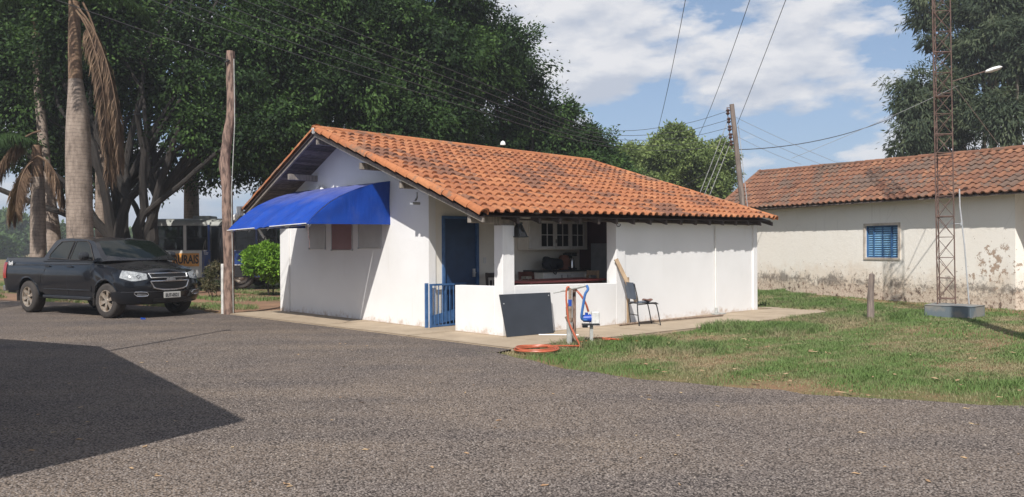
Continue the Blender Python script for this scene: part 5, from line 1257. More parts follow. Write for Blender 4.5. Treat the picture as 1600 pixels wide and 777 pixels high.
# ------------------------------------------------------------------ grass
def grass(name, region_fn, n, hgt, seed, box, clump=True):
    r = np.random.default_rng(seed); P = np.empty((0, 2))
    while len(P) < n:
        q = np.stack([r.uniform(box[0], box[1], n * 2), r.uniform(box[2], box[3], n * 2)], 1)
        # denser near the camera
        keep = r.random(len(q)) < np.clip((9.0 / np.hypot(q[:, 0], q[:, 1])) ** 1.6, 0, 1) * region_fn(q)
        P = np.vstack([P, q[keep]])
    P = P[:n]; x, y = P[:, 0], P[:, 1]
    nz = (np.sin(x * 1.7 + 0.6 * np.sin(y * 1.3)) + np.sin(y * 2.3 + x * 0.7 + 1.7) + np.sin(x * 3.9 - y * 2.9)) / 3
    nf = (np.sin(x * 9.1 + 2 * np.sin(y * 7.3)) + np.sin(y * 11.3 - x * 5.7)) / 2
    H_ = hgt * (0.55 + 0.5 * np.clip(nz + 0.35 * nf, -0.8, 1) + 0.35 * r.random(n))
    dist = np.hypot(x, y); wscale = np.clip(dist / 11.0, 0.9, 2.6)
    a = r.uniform(0, 2 * PI, n); lean = r.uniform(0.15, 1.0, n) * H_ * 0.9
    dx, dy = np.cos(a) * lean, np.sin(a) * lean
    wx, wy = -np.sin(a + r.normal(size=n)) * 0.0045 * wscale, np.cos(a + r.normal(size=n)) * 0.0045 * wscale
    z0 = np.full(n, GZ)
    V = np.stack([np.stack([x - wx, y - wy, z0], 1), np.stack([x + wx, y + wy, z0], 1),
                  np.stack([x + dx * .35 + wx * .8, y + dy * .35 + wy * .8, z0 + H_ * .65], 1), np.stack([x + dx * .35 - wx * .8, y + dy * .35 - wy * .8, z0 + H_ * .65], 1),
                  np.stack([x + dx, y + dy, z0 + H_ * 0.98], 1), np.stack([x + dx, y + dy, z0 + H_], 1)], 1).reshape(-1, 3)
    b = np.arange(n)[:, None] * 6
    F = np.concatenate([b + np.array([[0, 1, 2, 3]]), b + np.array([[3, 2, 4, 5]])], 0)
    R = np.repeat(np.clip(0.5 + 0.35 * nz + 0.3 * (r.random(n) - .5) + 0.15 * nf, 0, 1), 6)
    me = quad_mesh(name, V, F, R); me.materials.append(M['grass']); o = bpy.data.objects.new(name, me); COL.objects.link(o)
    o['kind'] = 'stuff'; o['category'] = 'grass'; return o
cY, sY = math.cos(YAW), math.sin(YAW)
def in_house(q, pad=0.03):
    dx, dy = q[:, 0] - HX, q[:, 1] - HY; u = dx * cY + dy * sY; v = -dx * sY + dy * cY
    a = (u > -1.25) & (u < 8.72 + 0.15) & (v > -1.28 - np.clip(u, 0, 9) * 0.045 + np.clip(u - 6.2, 0, 9) * 0.12) & (v < 8.3)
    return a
def lawn(q):
    ye = np.interp(q[:, 0], gx, gy); x, y = q[:, 0], q[:, 1]
    on = (y > ye + 0.02 + 0.15 * np.sin(x * 5)) & ~in_house(q)
    # behind old house wall nothing
    rx, ry = x - OA.x, y - OA.y; sd_ = rx * od.x + ry * od.y; nd = rx * (-od.y) + ry * od.x
    on &= ~((nd > 0.0))
    worn = np.exp(-(((x - 8.2) / 2.2) ** 2 + ((y - 14.0) / 1.1) ** 2)) * 0.85 + 0.8 * ((nd > -1.1) & (nd < -0.1))
    edge = np.clip((y - ye) / 1.6, 0.18, 1)
    return on * np.clip(1 - worn, 0.05, 1) * edge * (x > -1.2)
grass('lawn_grass', lawn, 230000, 0.05, 1, (-1, 17, 7.0, 31))
def taller(q):
    dx, dy = q[:, 0] - HX, q[:, 1] - HY; u = dx * cY + dy * sY; v = -dx * sY + dy * cY
    a1 = (u > 3.5) & (u < 9.5) & (v < -1.25) & (v > -3.2); x, y = q[:, 0], q[:, 1]
    a2 = (x > 6.5) & (x < 9.0) & (y > 17.5) & (y < 27)
    a3 = np.hypot(x - 1.0, (y - 12.75) * 1.3) < 0.45
    a4 = np.hypot(x - 2.4, y - 12.3) < 0.8
    return (a1 | a2 | a3 | a4) & ~in_house(q) & (lawn(q) > 0)
grass('tall_grass', taller, 34000, 0.14, 2, (-1, 11, 10.5, 28))
def leftg(q):
    x, y = q[:, 0], q[:, 1]
    nz = np.sin(x * 1.3) + np.sin(y * 1.9 + x); 
    xs_ = np.array([-40, -18, -13.6, -10.5, -8.2, -7.0, -6.4]); ys_ = np.array([30, 25.4, 23.8, 22.2, 20.7, 19.3, 18.6])
    return (y > np.interp(x, xs_, ys_) + 0.15) & (nz > 0.15) & (x < -5.6) & ~in_house(q)
grass('left_grass', leftg, 26000, 0.10, 3, (-26, -5, 19, 40))
for nm, lb in (('lawn_grass', 'patchy green and straw coloured lawn right of the house'), ('tall_grass', 'taller greener grass along the walkway and around the pump'), ('left_grass', 'sparse grass on the bare ground behind the pickup')):
    bpy.data.objects[nm]['label'] = lb

# ------------------------------------------------------------------ leaf litter and loose stones
def litter(name, n, seed, smin, smax, mat, where):
    r = random.Random(seed); mb = MB()
    k = 0
    while k < n:
        x, y, z = where(r)
        if x is None: continue
        L_ = r.uniform(smin, smax); w_ = L_ * r.uniform(.22, .4); a = r.uniform(0, 2 * PI); c_, s_ = math.cos(a), math.sin(a)
        h = L_ * r.uniform(.03, .2)
        loc = [(-L_ / 2, 0, 0.004), (-L_ * .15, -w_ / 2, 0.003 + h * .4), (L_ * .25, -w_ * .4, 0.004), (L_ / 2, 0, h), (L_ * .25, w_ * .4, 0.006), (-L_ * .15, w_ / 2, 0.006 + h * .5), (0, 0, 0.002)]
        vs = [(x + c_ * p[0] - s_ * p[1], y + s_ * p[0] + c_ * p[1], z + p[2]) for p in loc]
        mb.add(vs, [(0, 1, 6, 5), (1, 2, 6), (2, 3, 6), (3, 4, 6), (4, 5, 6)]); k += 1
    o = mb.build(name, mat, kind='stuff'); return o
def on_road(r):
    y = 5.2 + 15 * r.random() ** 1.4; x = r.uniform(-0.66, 0.66) * y
    if x > -1 and y > np.interp(x, gx, gy) - 0.1: return None, None, None
    if x < -0.2 and y > np.interp(x, [-13.6, -8.2, -6.4, -1.8, -0.9, 0], [23.8, 20.7, 18.6, 13.2, 12.4, 11.8]) - .2: return None, None, None
    return x, y, RZ
def on_grass(r):
    y = r.uniform(8, 20); x = r.uniform(1.5, 0.66 * y)
    if y < np.interp(x, gx, gy) - 0.1 or in_house(np.array([[x, y]]))[0]: return None, None, None
    return x, y, GZ + 0.05
o = litter('fallen_leaves', 110, 4, 0.02, 0.075, M['leaf_litter'], on_road); o['label'] = 'scattered dry leaves on the road surface'; o['category'] = 'leaves'
o = litter('fallen_leaves', 110, 5, 0.05, 0.15, M['leaf_litter'], on_grass); o['label'] = 'scattered dry leaves on the lawn'; o['category'] = 'leaves'
# loose stone chips on the near road: real pebbles
r = np.random.default_rng(9); n = 42000
yy = 5.0 + 9.5 * r.random(n) ** 1.25; xx = r.uniform(-0.68, 0.68, n) * yy
ok = ~((xx > -0.24) & (yy > np.interp(xx, gx, gy) - 0.05)) & ~((xx <= -0.24) & (yy > np.interp(xx, [-13.6, -8.2, -6.4, -1.8, -0.9, 0], [23.8, 20.7, 18.6, 13.2, 12.4, 11.8]) - .1))
xx, yy = xx[ok], yy[ok]; n = len(xx); s = r.uniform(0.0035, 0.0085, n); a = r.uniform(0, 2 * PI, n)
cube = np.array([(-1, -.7, 0), (1, -.8, 0), (.9, .8, 0), (-.8, .9, 0), (-.6, -.4, .8), (.7, -.5, 1), (.5, .5, .7), (-.5, .6, .9)], float)
c_, s_ = np.cos(a)[:, None], np.sin(a)[:, None]
bx_ = cube[None, :, 0] * c_ - cube[None, :, 1] * s_; by_ = cube[None, :, 0] * s_ + cube[None, :, 1] * c_
V = np.stack([xx[:, None] + bx_ * s[:, None], yy[:, None] + by_ * s[:, None], RZ + cube[None, :, 2] * s[:, None] * r.uniform(.5, 1.0, (n, 1))], 2).reshape(-1, 3)
b = np.arange(n)[:, None] * 8
F = np.concatenate([b + np.array([q]) for q in ((4, 5, 6, 7), (0, 1, 5, 4), (1, 2, 6, 5), (2, 3, 7, 6), (3, 0, 4, 7))], 0)
me = quad_mesh('stone_chips', V, F, np.repeat(r.random(n), 8))
def chip_mat():
    m, t, b_ = new_mat('stone_chip'); w = N(t, 'ShaderNodeAttribute', attribute_name='leaf_rand')
    rr_ = ramp(t, [(0.0, (0.11, 0.092, 0.08)), (0.55, (0.19, 0.162, 0.145)), (0.97, (0.22, 0.19, 0.168)), (1.0, (0.32, 0.27, 0.22))]); t.links.new(w.outputs['Fac'], rr_.inputs[0]); t.links.new(rr_.outputs[0], b_.inputs['Base Color']); b_.inputs['Roughness'].default_value = 0.85
    return m
me.materials.append(chip_mat()); o = bpy.data.objects.new('stone_chips', me); COL.objects.link(o); o['kind'] = 'stuff'; o['label'] = 'loose grey stone chips on the road'; o['category'] = 'gravel'

# ------------------------------------------------------------------ building beyond the left frame edge (casts the road shadow)
sh = empty('roadside_shed', (-8, 3, 0), 0, 'low building just outside the left frame edge whose roof shades the road', 'shed')
rp = [(-9.6, 10.75), (-7.24, 9.55), (-6.75, 8.9), (-3.15, 4.03), (-4.19, 2.28), (-6.5, -1.5), (-13, -1.5), (-17, 8.5)]
MB().prism([(x + 8, y - 3) for x, y in rp], 'z', 3.30, 3.42).build('roof_slab', M['slab'], sh)
cxr, cyr = -9.2, 4.5
MB().prism([(x + 8 + (cxr - x) * 0.12, y - 3 + (cyr - y) * 0.12) for x, y in rp], 'z', -0.05, 3.298).build('wall', M['plaster'], sh)
MB().tube([(-6.62, 9.9, -0.1), (-6.62, 9.9, 5.78)], 0.04, 8).tube([(-6.62, 9.9, 5.6), (-6.5, 9.7, 5.78)], 0.03, 6).build('mast', M['galv'], label='thin metal mast standing by the shed beyond the left frame edge', cat='mast')

MB().tube([(8.18, 11.7, -0.3), (8.18, 11.7, 3.2), (8.18, 11.7, 6.3)], [0.19, 0.17, 0.15], 12).build('concrete_pole', M['concrete_post'], label='round concrete pole just beyond the right frame edge', cat='pole', smooth=True)
# ------------------------------------------------------------------ street lamp peeping over the ridge
sl = empty('street_lamp', (-0.28, 26.5, GZ), 0, 'small white street lamp head peeping over the house roof ridge', 'street lamp')
MB().tube([(0, 0, 0), (0, 0, 4.75)], 0.05, 8).build('lamp_post', M['grey_wood'], sl)
g = MB(); g.grid(lathe([(0.001, 5.03), (0.05, 5.01), (0.085, 4.95), (0.09, 4.89), (0.001, 4.87)]), closed=True); g.build('lamp_head', M['white_trim'], sl, smooth=True)

# ------------------------------------------------------------------ PICKUP
pk = empty('pickup_truck', (-8.47, 18.76, RZ), math.atan2(-0.539, 0.842), 'dusty dark navy double cab pickup truck with dented side and silver grille frame', 'pickup truck')
path = [(0.955, 0.0), (0.95, 0.2), (0.93, 0.40), (0.89, 0.58), (0.83, 0.74), (0.74, 0.86), (0.62, 0.925), (0.45, 0.955)]
xsd = [0.45 - 0.05 * i for i in range(1, 19)] + [-0.5 - 0.25 * i for i in range(0, 9)]
xsd = sorted(set([round(x, 3) for x in list(np.arange(0.40, -0.62, -0.05)) + list(np.arange(-0.7, -2.7, -0.25)) + list(np.arange(-2.72, -3.92, -0.05)) + [-4.1, -4.3, -4.42]]), reverse=True)
path += [(x, 0.965 if x > -2.68 else 0.955) for x in xsd]
path += [(-4.50, 0.93), (-4.54, 0.85), (-4.56, 0.6), (-4.565, 0.3), (-4.565, 0.0)]
WB = 3.32; WR = 0.385; AR = 0.475
def zbot(x, y):
    z = 0.42 if x > -2.6 else 0.52
    if x > 0.5: z = 0.34
    for xc in (0.0, -WB):
        if abs(x - xc) < AR and y > 0.7: z = max(z, WR + math.sqrt(AR * AR - (x - xc) ** 2))
    return z
def ztop(x, y):
    if x > 0.45: return 1.015 + (0.45 + 0.0 - min(x, .955) + .5) * 0.11
    if x > -0.55: return 1.015 + 0.11 * 0.5 + (0.45 - x) * 0.19
    return 1.30 if x > -2.6 else 1.325
def pn(i):
    a = Vector(path[max(i - 1, 0)]); b = Vector(path[min(i + 1, len(path) - 1)])
    if i == 0: return Vector((1, 0))
    if i == len(path) - 1: return Vector((-1, 0))
    d = (b - a).normalized(); n_ = Vector((-d.y, d.x)) * -1
    n_ = Vector((d.y, -d.x)); 
    if n_.x * (path[i][0] + 2) + n_.y * path[i][1] < 0: n_ = -n_
    return n_
def inset(z, zt, front):
    t = (z - 0.45) / (zt - 0.45)
    s_ = 0.045 * max(0, 1 - t * 3.2) ** 1.5 + 0.075 * max(0, (t - 0.74) / 0.26) ** 1.8 + 0.012 * math.sin(t * 9)
    if front: s_ += 0.05 * max(0, t - 0.3)
    return s_
def body_pt(i, z, off=0.0, sgn=-1):
    x, y = path[i]; zt = ztop(x, y); n_ = pn(i); s_ = inset(z, zt, x > 0.5) - off
    return Vector((x - n_.x * s_, sgn * (y - n_.y * s_), z))
NRW = 9
for_both = MB()
rnd = random.Random(3)
tops = {}
for sgn in (-1, 1):
    rows = []
    for i, (x, y) in enumerate(path):
        zb, zt = zbot(x, y), ztop(x, y); row = []
        for j in range(NRW):
            z = zb + (zt - zb) * j / (NRW - 1); p = body_pt(i, z, 0, sgn)
            if sgn == -1 and -1.2 < x < 0.35 and 0.5 < z < 1.0: p.y += 0.016 * math.sin(7 * x + 9 * z) * math.sin(13 * z + 2 * x)  # dents
            row.append(p)
        rows.append(row)
    tops[sgn] = [r_[-1] for r_ in rows]; for_both.grid(rows)
# bonnet
ih = [i for i, (x, y) in enumerate(path) if x > -0.56]
rows = []
for i in ih:
    a, b = tops[-1][i], tops[1][i]; w_ = abs(a.y)
    rows.append([Vector((a.x, a.y + (b.y - a.y) * k / 10, a.z + 0.085 * min(1, w_ / .8) * (1 - (2 * k / 10 - 1) ** 2) + 0.012 * math.cos((2 * k / 10 - 1) * PI * 1.5) * min(1, w_ / .8) * 1.0)) for k in range(11)])
for_both.grid(rows)
# cab lower top and bed cover
def topcover(x0, x1, z): for_both.add([(x0, -.93, z), (x1, -.93, z), (x1, .93, z), (x0, .93, z)], [(0, 1, 2, 3)])
topcover(-0.5, -2.75, 1.27)
bo = for_both.build('body', M['car_paint'], pk, smooth=True, weld=True)
# cabin shell
def belt(x): return 1.27 + 0.02 * min(1, (-x) / 2)
xs_c = [-0.14, -0.31, -0.48, -0.66, -0.80, -1.02, -1.5, -1.8, -2.1, -2.3, -2.42, -2.5, -2.6, -2.68]
Hc = [1.27, 1.385, 1.51, 1.63, 1.715, 1.755, 1.785, 1.80, 1.795, 1.775, 1.745, 1.65, 1.47, 1.30]
def side_y(z, x=None): return 0.925 - (z - 1.27) * 0.42
rows = []
for x, h in zip(xs_c, Hc):
    row = []; yb = side_y(1.27); zt = h - 0.012; yt = side_y(zt)
    for k in range(5):
        z = 1.25 + (zt - 1.25) * k / 4; row.append(Vector((x, -side_y(z), z)))
    for k in range(1, 12):
        s_ = -1 + 2 * k / 12; row.append(Vector((x + (0.10 * (1 - s_ * s_) if x > -1.4 else (-0.04 * (1 - s_ * s_) if x < -2.35 else 0)), s_ * (yt - 0.03), h + 0.022 * (1 - s_ * s_) * min(1, (h - 1.25) / .2))))
    for k in range(4, -1, -1):
        z = 1.25 + (zt - 1.25) * k / 4; row.append(Vector((x, side_y(z), z)))
    rows.append(row)
g = MB(); g.grid(rows); g.add(rows[-1], [tuple(range(len(rows[-1])))]); g.build('cabin', M['car_paint'], pk, smooth=True)
def gl(name): 
    m, t, b = new_mat(name); b.inputs['Base Color'].default_value = (0.006, 0.009, 0.008, 1); b.inputs['Roughness'].default_value = 0.03; b.inputs['Specular IOR Level'].default_value = 0.36; return m
M['solid_glass'] = gl('tinted_glass')
# windscreen
rows_w = []
for x, h in list(zip(xs_c, Hc))[0:5]:
    if x == -0.14: x, h = -0.20, 1.295
    if x == -0.80: x, h = -0.78, 1.705
    yt = side_y(h) - 0.085 - 0.05 * max(0, (1.5 - h) / .23)
    rows_w.append([Vector((x + 0.10 * (1 - s_ * s_) + 0.008, s_ * yt, h + 0.022 * (1 - s_ * s_) * min(1, (h - 1.25) / .2) + 0.010)) for s_ in np.linspace(-1, 1, 13)])
g = MB(); g.grid(rows_w); ws = g.build('windscreen', M['solid_glass'], pk, smooth=True)
MB().box((-0.86, 0.0, 1.665), (0.02, 0.20, 0.04), rot=(0, math.radians(32), 0)).build('mirror_back', M['decal_white'], ws)
# side windows: polygons on the leaning side plane
def sidepoly(pts, off, sgn, name, mat, parent=pk, label=None):
    g = MB(); g.add([(x, sgn * (side_y(z) + off), z) for x, z in pts], [tuple(range(len(pts)))]); g.add([(x, sgn * (side_y(z) + off - .008), z) for x, z in pts], [tuple(range(len(pts)))])
    return g.build(name, mat, parent, label=label)
for sgn in (-1, 1):
    sidepoly([(-0.50, 1.285), (-0.90, 1.64), (-1.06, 1.715), (-1.50, 1.72), (-1.50, 1.285)], 0.006, sgn, 'front_window', M['solid_glass'])
    sidepoly([(-1.60, 1.30), (-1.60, 1.72), (-2.12, 1.71), (-2.26, 1.60), (-2.42, 1.42), (-2.40, 1.33)], 0.006, sgn, 'rear_window', M['solid_glass'])
    for sp_, nm_ in (([(-0.50, 1.285), (-0.90, 1.64), (-1.06, 1.715), (-1.50, 1.72), (-1.50, 1.285)], 'window_seal'), ([(-1.60, 1.30), (-1.60, 1.72), (-2.12, 1.71), (-2.26, 1.60), (-2.42, 1.42), (-2.40, 1.33)], 'window_seal')):
        q_ = [(x, sgn * (side_y(z) + 0.010), z) for x, z in sp_]; MB().tube(q_ + [q_[0], q_[1]], 0.011, 5, cap=False).build(nm_, M['rubber'], pk)
    g = MB(); g.tube([(x, sgn * (side_y(1.29) + 0.012), 1.292) for x in np.linspace(-0.62, -2.45, 8)], 0.009, 5); g.build('window_trim', M['black_plastic'], pk)
    # mirror
    g = MB(); rs = []
    for t, w1, h1 in ((0, 0.05, 0.04), (0.15, .10, .085), (0.6, .10, .095), (0.9, .08, .08), (1.0, .03, .03)):
        c0_ = Vector((-0.62, sgn * (0.99 + 0.20 * t), 1.375)); rs.append([c0_ + Vector((math.cos(a) * w1, 0, math.sin(a) * h1)) for a in np.linspace(0, 2 * PI, 13)[:-1]])
    g.grid(rs, closed=True); g.add(rs[0], [tuple(range(12))]); g.add(rs[-1], [tuple(range(12))]); g.box((-0.62, sgn * 0.95, 1.33), (0.06, 0.12, 0.04)); g.build('door_mirror', M['black_plastic'], pk, smooth=True)
def near_i(x): return min(range(len(path)), key=lambda i: abs(path[i][0] - x) + (0 if path[i][1] > .9 else 9))
def side_line(pts, rad, name, mat, sgn=-1, off=0.002, parent=pk):
    out = []
    for x, z in pts: p = body_pt(near_i(x), z, off, sgn); out.append(Vector((x, p.y, z)))
    return MB().tube(out, rad, 5).build(name, mat, parent)
for sgn in (-1, 1):
    side_line([(x, 1.17 + 0.02 * (x + 2) / 2) for x in np.linspace(-0.2, -4.3, 14)], 0.010, 'shoulder_crease', M['car_paint'], sgn, 0.0)
    side_line([(-0.55, 1.26), (-0.56, 1.0), (-0.60, 0.62), (-0.62, 0.46)], 0.006, 'door_seam', M['ink'], sgn)
    side_line([(-1.55, 1.27), (-1.56, 0.9), (-1.56, 0.47)], 0.006, 'door_seam', M['ink'], sgn)
    side_line([(-2.45, 1.27), (-2.50, 1.05), (-2.62, 0.85), (-2.66, 0.50)], 0.006, 'door_seam', M['ink'], sgn)
    side_line([(-2.70, 1.30), (-2.71, 0.9), (-2.73, 0.75)], 0.010, 'door_seam', M['ink'], sgn)
    side_line([(x, 0.60) for x in np.linspace(-0.62, -2.6, 9)], 0.014, 'side_molding', M['black_plastic'], sgn, 0.004)
    for x in (-1.42, -2.38):
        side_line([(x + 0.10, 1.13), (x - 0.10, 1.135)], 0.017, 'door_handle', M['black_plastic'], sgn, 0.02)
    MB().box((-1.6, sgn * 0.90, 0.42), (2.0, 0.14, 0.06)).build('running_board', M['black_plastic'], pk, bevel=0.01)
    side_line([(x, 1.325) for x in np.linspace(-2.75, -4.45, 8)], 0.016, 'bed_rail', M['black_plastic'], sgn, -0.06)
    # arch lips
    for xc in (0.0, -WB):
        pts = []
        for a in np.linspace(0.12, PI - 0.12, 15):
            x = xc + math.cos(a) * (AR + 0.005); z = WR + math.sin(a) * (AR + 0.005); p = body_pt(near_i(x), max(z, .45), 0.0, sgn); pts.append(Vector((x, p.y, z)))
        MB().tube(pts, 0.02, 6).build('wheel_arch_lip', M['car_paint'], pk, smooth=True)
        g = MB(); g.tube([(xc, sgn * 0.60, WR), (xc, sgn * 0.93, WR)], AR - 0.005, 20, cap=False); g.tube([(xc, sgn * 0.60, WR), (xc, sgn * 0.598, WR)], AR, 20)
        g.v = [Vector((p.x, p.y, max(p.z, 0.36))) for p in g.v]
        g.build('wheel_well', M['dark_grille'], pk)
        MB().box((xc - AR - 0.01, sgn * 0.84, 0.40), (0.02, 0.24, 0.26)).build('mud_flap', M['rubber'], pk)
# undercarriage
MB().box((-1.85, 0, 0.45), (4.6, 1.3, 0.22)).tube([(-WB, -0.8, WR), (-WB, 0.8, WR)], 0.06, 8).tube([(0, -0.8, WR), (0, 0.8, WR)], 0.05, 8).box((-4.1, 0, 0.55), (0.9, 1.6, 0.2)).build('chassis', M['dark_grille'], pk)
# strips on the front
def on_front(sy, z, off): # sy = lateral position (signed)
    y = abs(sy); sgn = 1 if sy >= 0 else -1
    for i in range(len(path) - 1):
        if path[i][1] <= y <= path[i + 1][1]:
            f = (y - path[i][1]) / (path[i + 1][1] - path[i][1] + 1e-9); return body_pt(i, z, off, sgn).lerp(body_pt(i + 1, z, off, sgn), f)
    return body_pt(7, z, off, sgn)
def front_patch(ys, zlo, zhi, off, name, mat, parent=pk, nz=4, label=None):
    g = MB(); rows = [];
    for k, y in enumerate(ys):
        t = k / (len(ys) - 1); a, b = zlo(t), zhi(t); rows.append([on_front(y, a + (b - a) * j / nz, off) for j in range(nz + 1)])
    g.grid(rows); return g.build(name, mat, parent, smooth=True, label=label)
lin = lambda *v: (lambda t: v[0] + (v[-1] - v[0]) * t if len(v) == 2 else (v[0] + (v[1] - v[0]) * 2 * t if t < .5 else v[1] + (v[2] - v[1]) * (2 * t - 1)))
ys = np.linspace(-0.47, 0.47, 13)
front_patch(ys, lin(0.905, 0.89, 0.905), lin(0.975, 0.985, 0.975), 0.012, 'upper_grille', M['dark_grille'])
front_patch(np.linspace(-0.44, 0.44, 13), lin(0.64, 0.625, 0.64), lin(0.81, 0.81, 0.81), 0.012, 'lower_grille', M['dark_grille'])
front_patch(ys, lin(0.82, 0.82), lin(0.895, 0.885, 0.895), 0.010, 'grille_bar', M['car_paint'])
def ring(pts, rad, name, mat, off=0.02, parent=pk):
    ps = [on_front(y, z, off) for y, z in pts]; ps.append(ps[0]); ps.append(ps[1]); return MB().tube(ps, rad, 6, cap=False).build(name, mat, parent, smooth=True)
ring([(y, 0.985) for y in np.linspace(-0.48, 0.48, 9)] + [(y, 0.892 if abs(y) > .1 else 0.885) for y in np.linspace(0.45, -0.45, 9)], 0.016, 'grille_frame', M['chrome'])
ring([(y, 0.815) for y in np.linspace(-0.47, 0.47, 9)] + [(y, 0.62 + 0.05 * (abs(y) / .4) ** 3) for y in np.linspace(0.40, -0.40, 11)], 0.017, 'grille_frame', M['chrome'])
for z in (0.93, 0.955, 0.67, 0.70, 0.73, 0.76, 0.79): MB().tube([on_front(y, z, 0.015) for y in np.linspace(-0.40, 0.40, 7)], 0.004, 4).build('grille_slat', M['black_plastic'], pk)
g = MB(); e0 = on_front(0, 0.855, 0.03)
bt = [(-0.115, -0.022), (-0.04, -0.022), (-0.045, -0.04), (0.03, -0.04), (0.035, -0.022), (0.115, -0.022), (0.10, 0.022), (0.045, 0.022), (0.04, 0.04), (-0.035, 0.04), (-0.03, 0.022), (-0.10, 0.022)]
g.prism([(y, e0.z + z) for y, z in bt], 'x', e0.x - 0.004, e0.x + 0.012); g.build('bowtie_emblem', M['chrome'], pk)
for sgn in (-1, 1):
    ys_ = [sgn * v for v in (0.53, 0.60, 0.68, 0.76, 0.83, 0.89, 0.925, 0.945)]
    front_patch(ys_, lin(0.865, 0.82, 0.90), lin(0.985, 1.035, 1.06), 0.012, 'headlight', M['lamp_lens'])
    ring([(sgn * y, z) for y, z in ((0.67, .93), (0.71, .97), (0.75, .93), (0.71, .885))], 0.01, 'headlight_reflector', M['chrome'], 0.018)
    # fog lamp
    front_patch([sgn * v for v in (0.56, 0.62, 0.68, 0.74)], lin(0.51, 0.50, 0.50), lin(0.55, 0.57, 0.58), 0.072, 'fog_lamp', M['fog_lens'])
    ring([(sgn * y, z) for y, z in ((0.53, .53), (0.56, .575), (0.66, .59), (0.77, .59), (0.78, .55), (0.74, .50), (0.63, .49), (0.55, .50))], 0.011, 'fog_lamp_frame', M['chrome'], 0.078)
# bumper
for sgn in (-1, 1):
    g = MB(); rows = []
    for i, (x, y) in enumerate(path[:12]):
        rows.append([body_pt(i, 0.60, 0.012, sgn), body_pt(i, 0.585, 0.06, sgn), body_pt(i, 0.55, 0.066, sgn), body_pt(i, 0.47, 0.062, sgn), body_pt(i, 0.42, 0.06, sgn), body_pt(i, 0.33, 0.03, sgn), body_pt(i, 0.30, -0.06, sgn)])
    g.grid(rows); g.build('bumper', M['car_paint'], pk, smooth=True)
front_patch(np.linspace(-0.42, 0.42, 9), lin(0.36, 0.35, 0.36), lin(0.445, 0.45, 0.445), 0.068, 'lower_intake', M['dark_grille'])
e0 = on_front(0, 0.52, 0.085); MB().box((e0.x, 0, 0.505), (0.012, 0.42, 0.135)).build('number_plate', M['plate'], pk, bevel=0.003)
RTX = Matrix(((0, 0, 1, 0), (1, 0, 0, 0), (0, 1, 0, 0), (0, 0, 0, 1)))
text_mesh('EUT-0521', 0.105, M['ink'], 'plate_lettering', pk, Matrix.Translation((e0.x + 0.007, 0, 0.495)) @ RTX, bold=0.002, sx=0.78)
# rear
for sgn in (-1, 1):
    i0 = next(i for i, p in enumerate(path) if p[0] <= -4.42)
    g = MB(); g.grid([[body_pt(i, z, 0.012, sgn) for z in np.linspace(0.82, 1.22, 5)] for i in (i0 - 1, i0, i0 + 1, i0 + 2)]); g.build('tail_light', M['tail_red'], pk, smooth=True)
MB().box((-4.62, 0, 0.56), (0.12, 1.75, 0.14)).build('rear_bumper', M['chrome'], pk, bevel=0.02)
RTY = Matrix(((1, 0, 0, 0), (0, 0, -1, 0), (0, 1, 0, 0), (0, 0, 0, 1)))
text_mesh('4x4', 0.13, M['decal_white'], 'side_decal', pk, Matrix.Translation((-4.12, -0.958, 1.19)) @ RTY, bold=0.008, sx=1.2)
MB().tube([(-2.0, -0.55, 1.80), (-2.12, -0.56, 2.05)], 0.004, 5).build('antenna', M['ink'], pk)
# wheels
def lathe_y(prof_, n=28): return [[Vector((math.cos(2 * PI * k / n) * r, y, math.sin(2 * PI * k / n) * r)) for k in range(n)] for r, y in prof_]
def wheel(loc, flip, steer):
    w = empty('wheel', loc); w.parent = pk; w.rotation_euler = (0, 0, (PI if flip else 0) + steer)
    g = MB(); g.grid(lathe_y([(0.235, -0.12), (0.25, -0.135), (0.33, -0.14), (0.365, -0.125), (0.385, -0.10), (0.387, 0), (0.385, 0.10), (0.365, 0.125), (0.30, 0.13)]), closed=True); g.build('tyre', M['rubber'], w, smooth=True)
    g = MB(); g.grid(lathe_y([(0.243, -0.128), (0.225, -0.125), (0.21, -0.07), (0.205, 0.02)]), closed=True)
    g.grid(lathe_y([(0.001, -0.115), (0.045, -0.112), (0.06, -0.09), (0.06, -0.04)]), closed=True)
    for k in range(6):
        a = 2 * PI * k / 6 + .3; c_, s_ = math.cos(a), math.sin(a); rad = Vector((c_, 0, s_)); tg_ = Vector((-s_, 0, c_))
        def q(r_, w_, y): return [rad * r_ - tg_ * w_ + Vector((0, y, 0)), rad * r_ + tg_ * w_ + Vector((0, y, 0))]
        a1, a2 = q(0.05, 0.028, -0.105); b1, b2 = q(0.225, 0.045, -0.118); c1, c2 = q(0.05, 0.028, -0.07); d1, d2 = q(0.225, 0.045, -0.08)
        g.hexa([c1, c2, d2, d1, a1, a2, b2, b1])
    g.build('rim', M['alloy'], w, smooth=False)
    g = MB(); g.grid(lathe_y([(0.20, -0.045), (0.001, -0.044)]), closed=True); g.build('brake_disc', M['dark_grille'], w)
wheel((0, -0.83, WR), False, 0.05); wheel((0, 0.83, WR), True, 0.05); wheel((-WB, -0.83, WR), False, 0); wheel((-WB, 0.83, WR), True, 0)

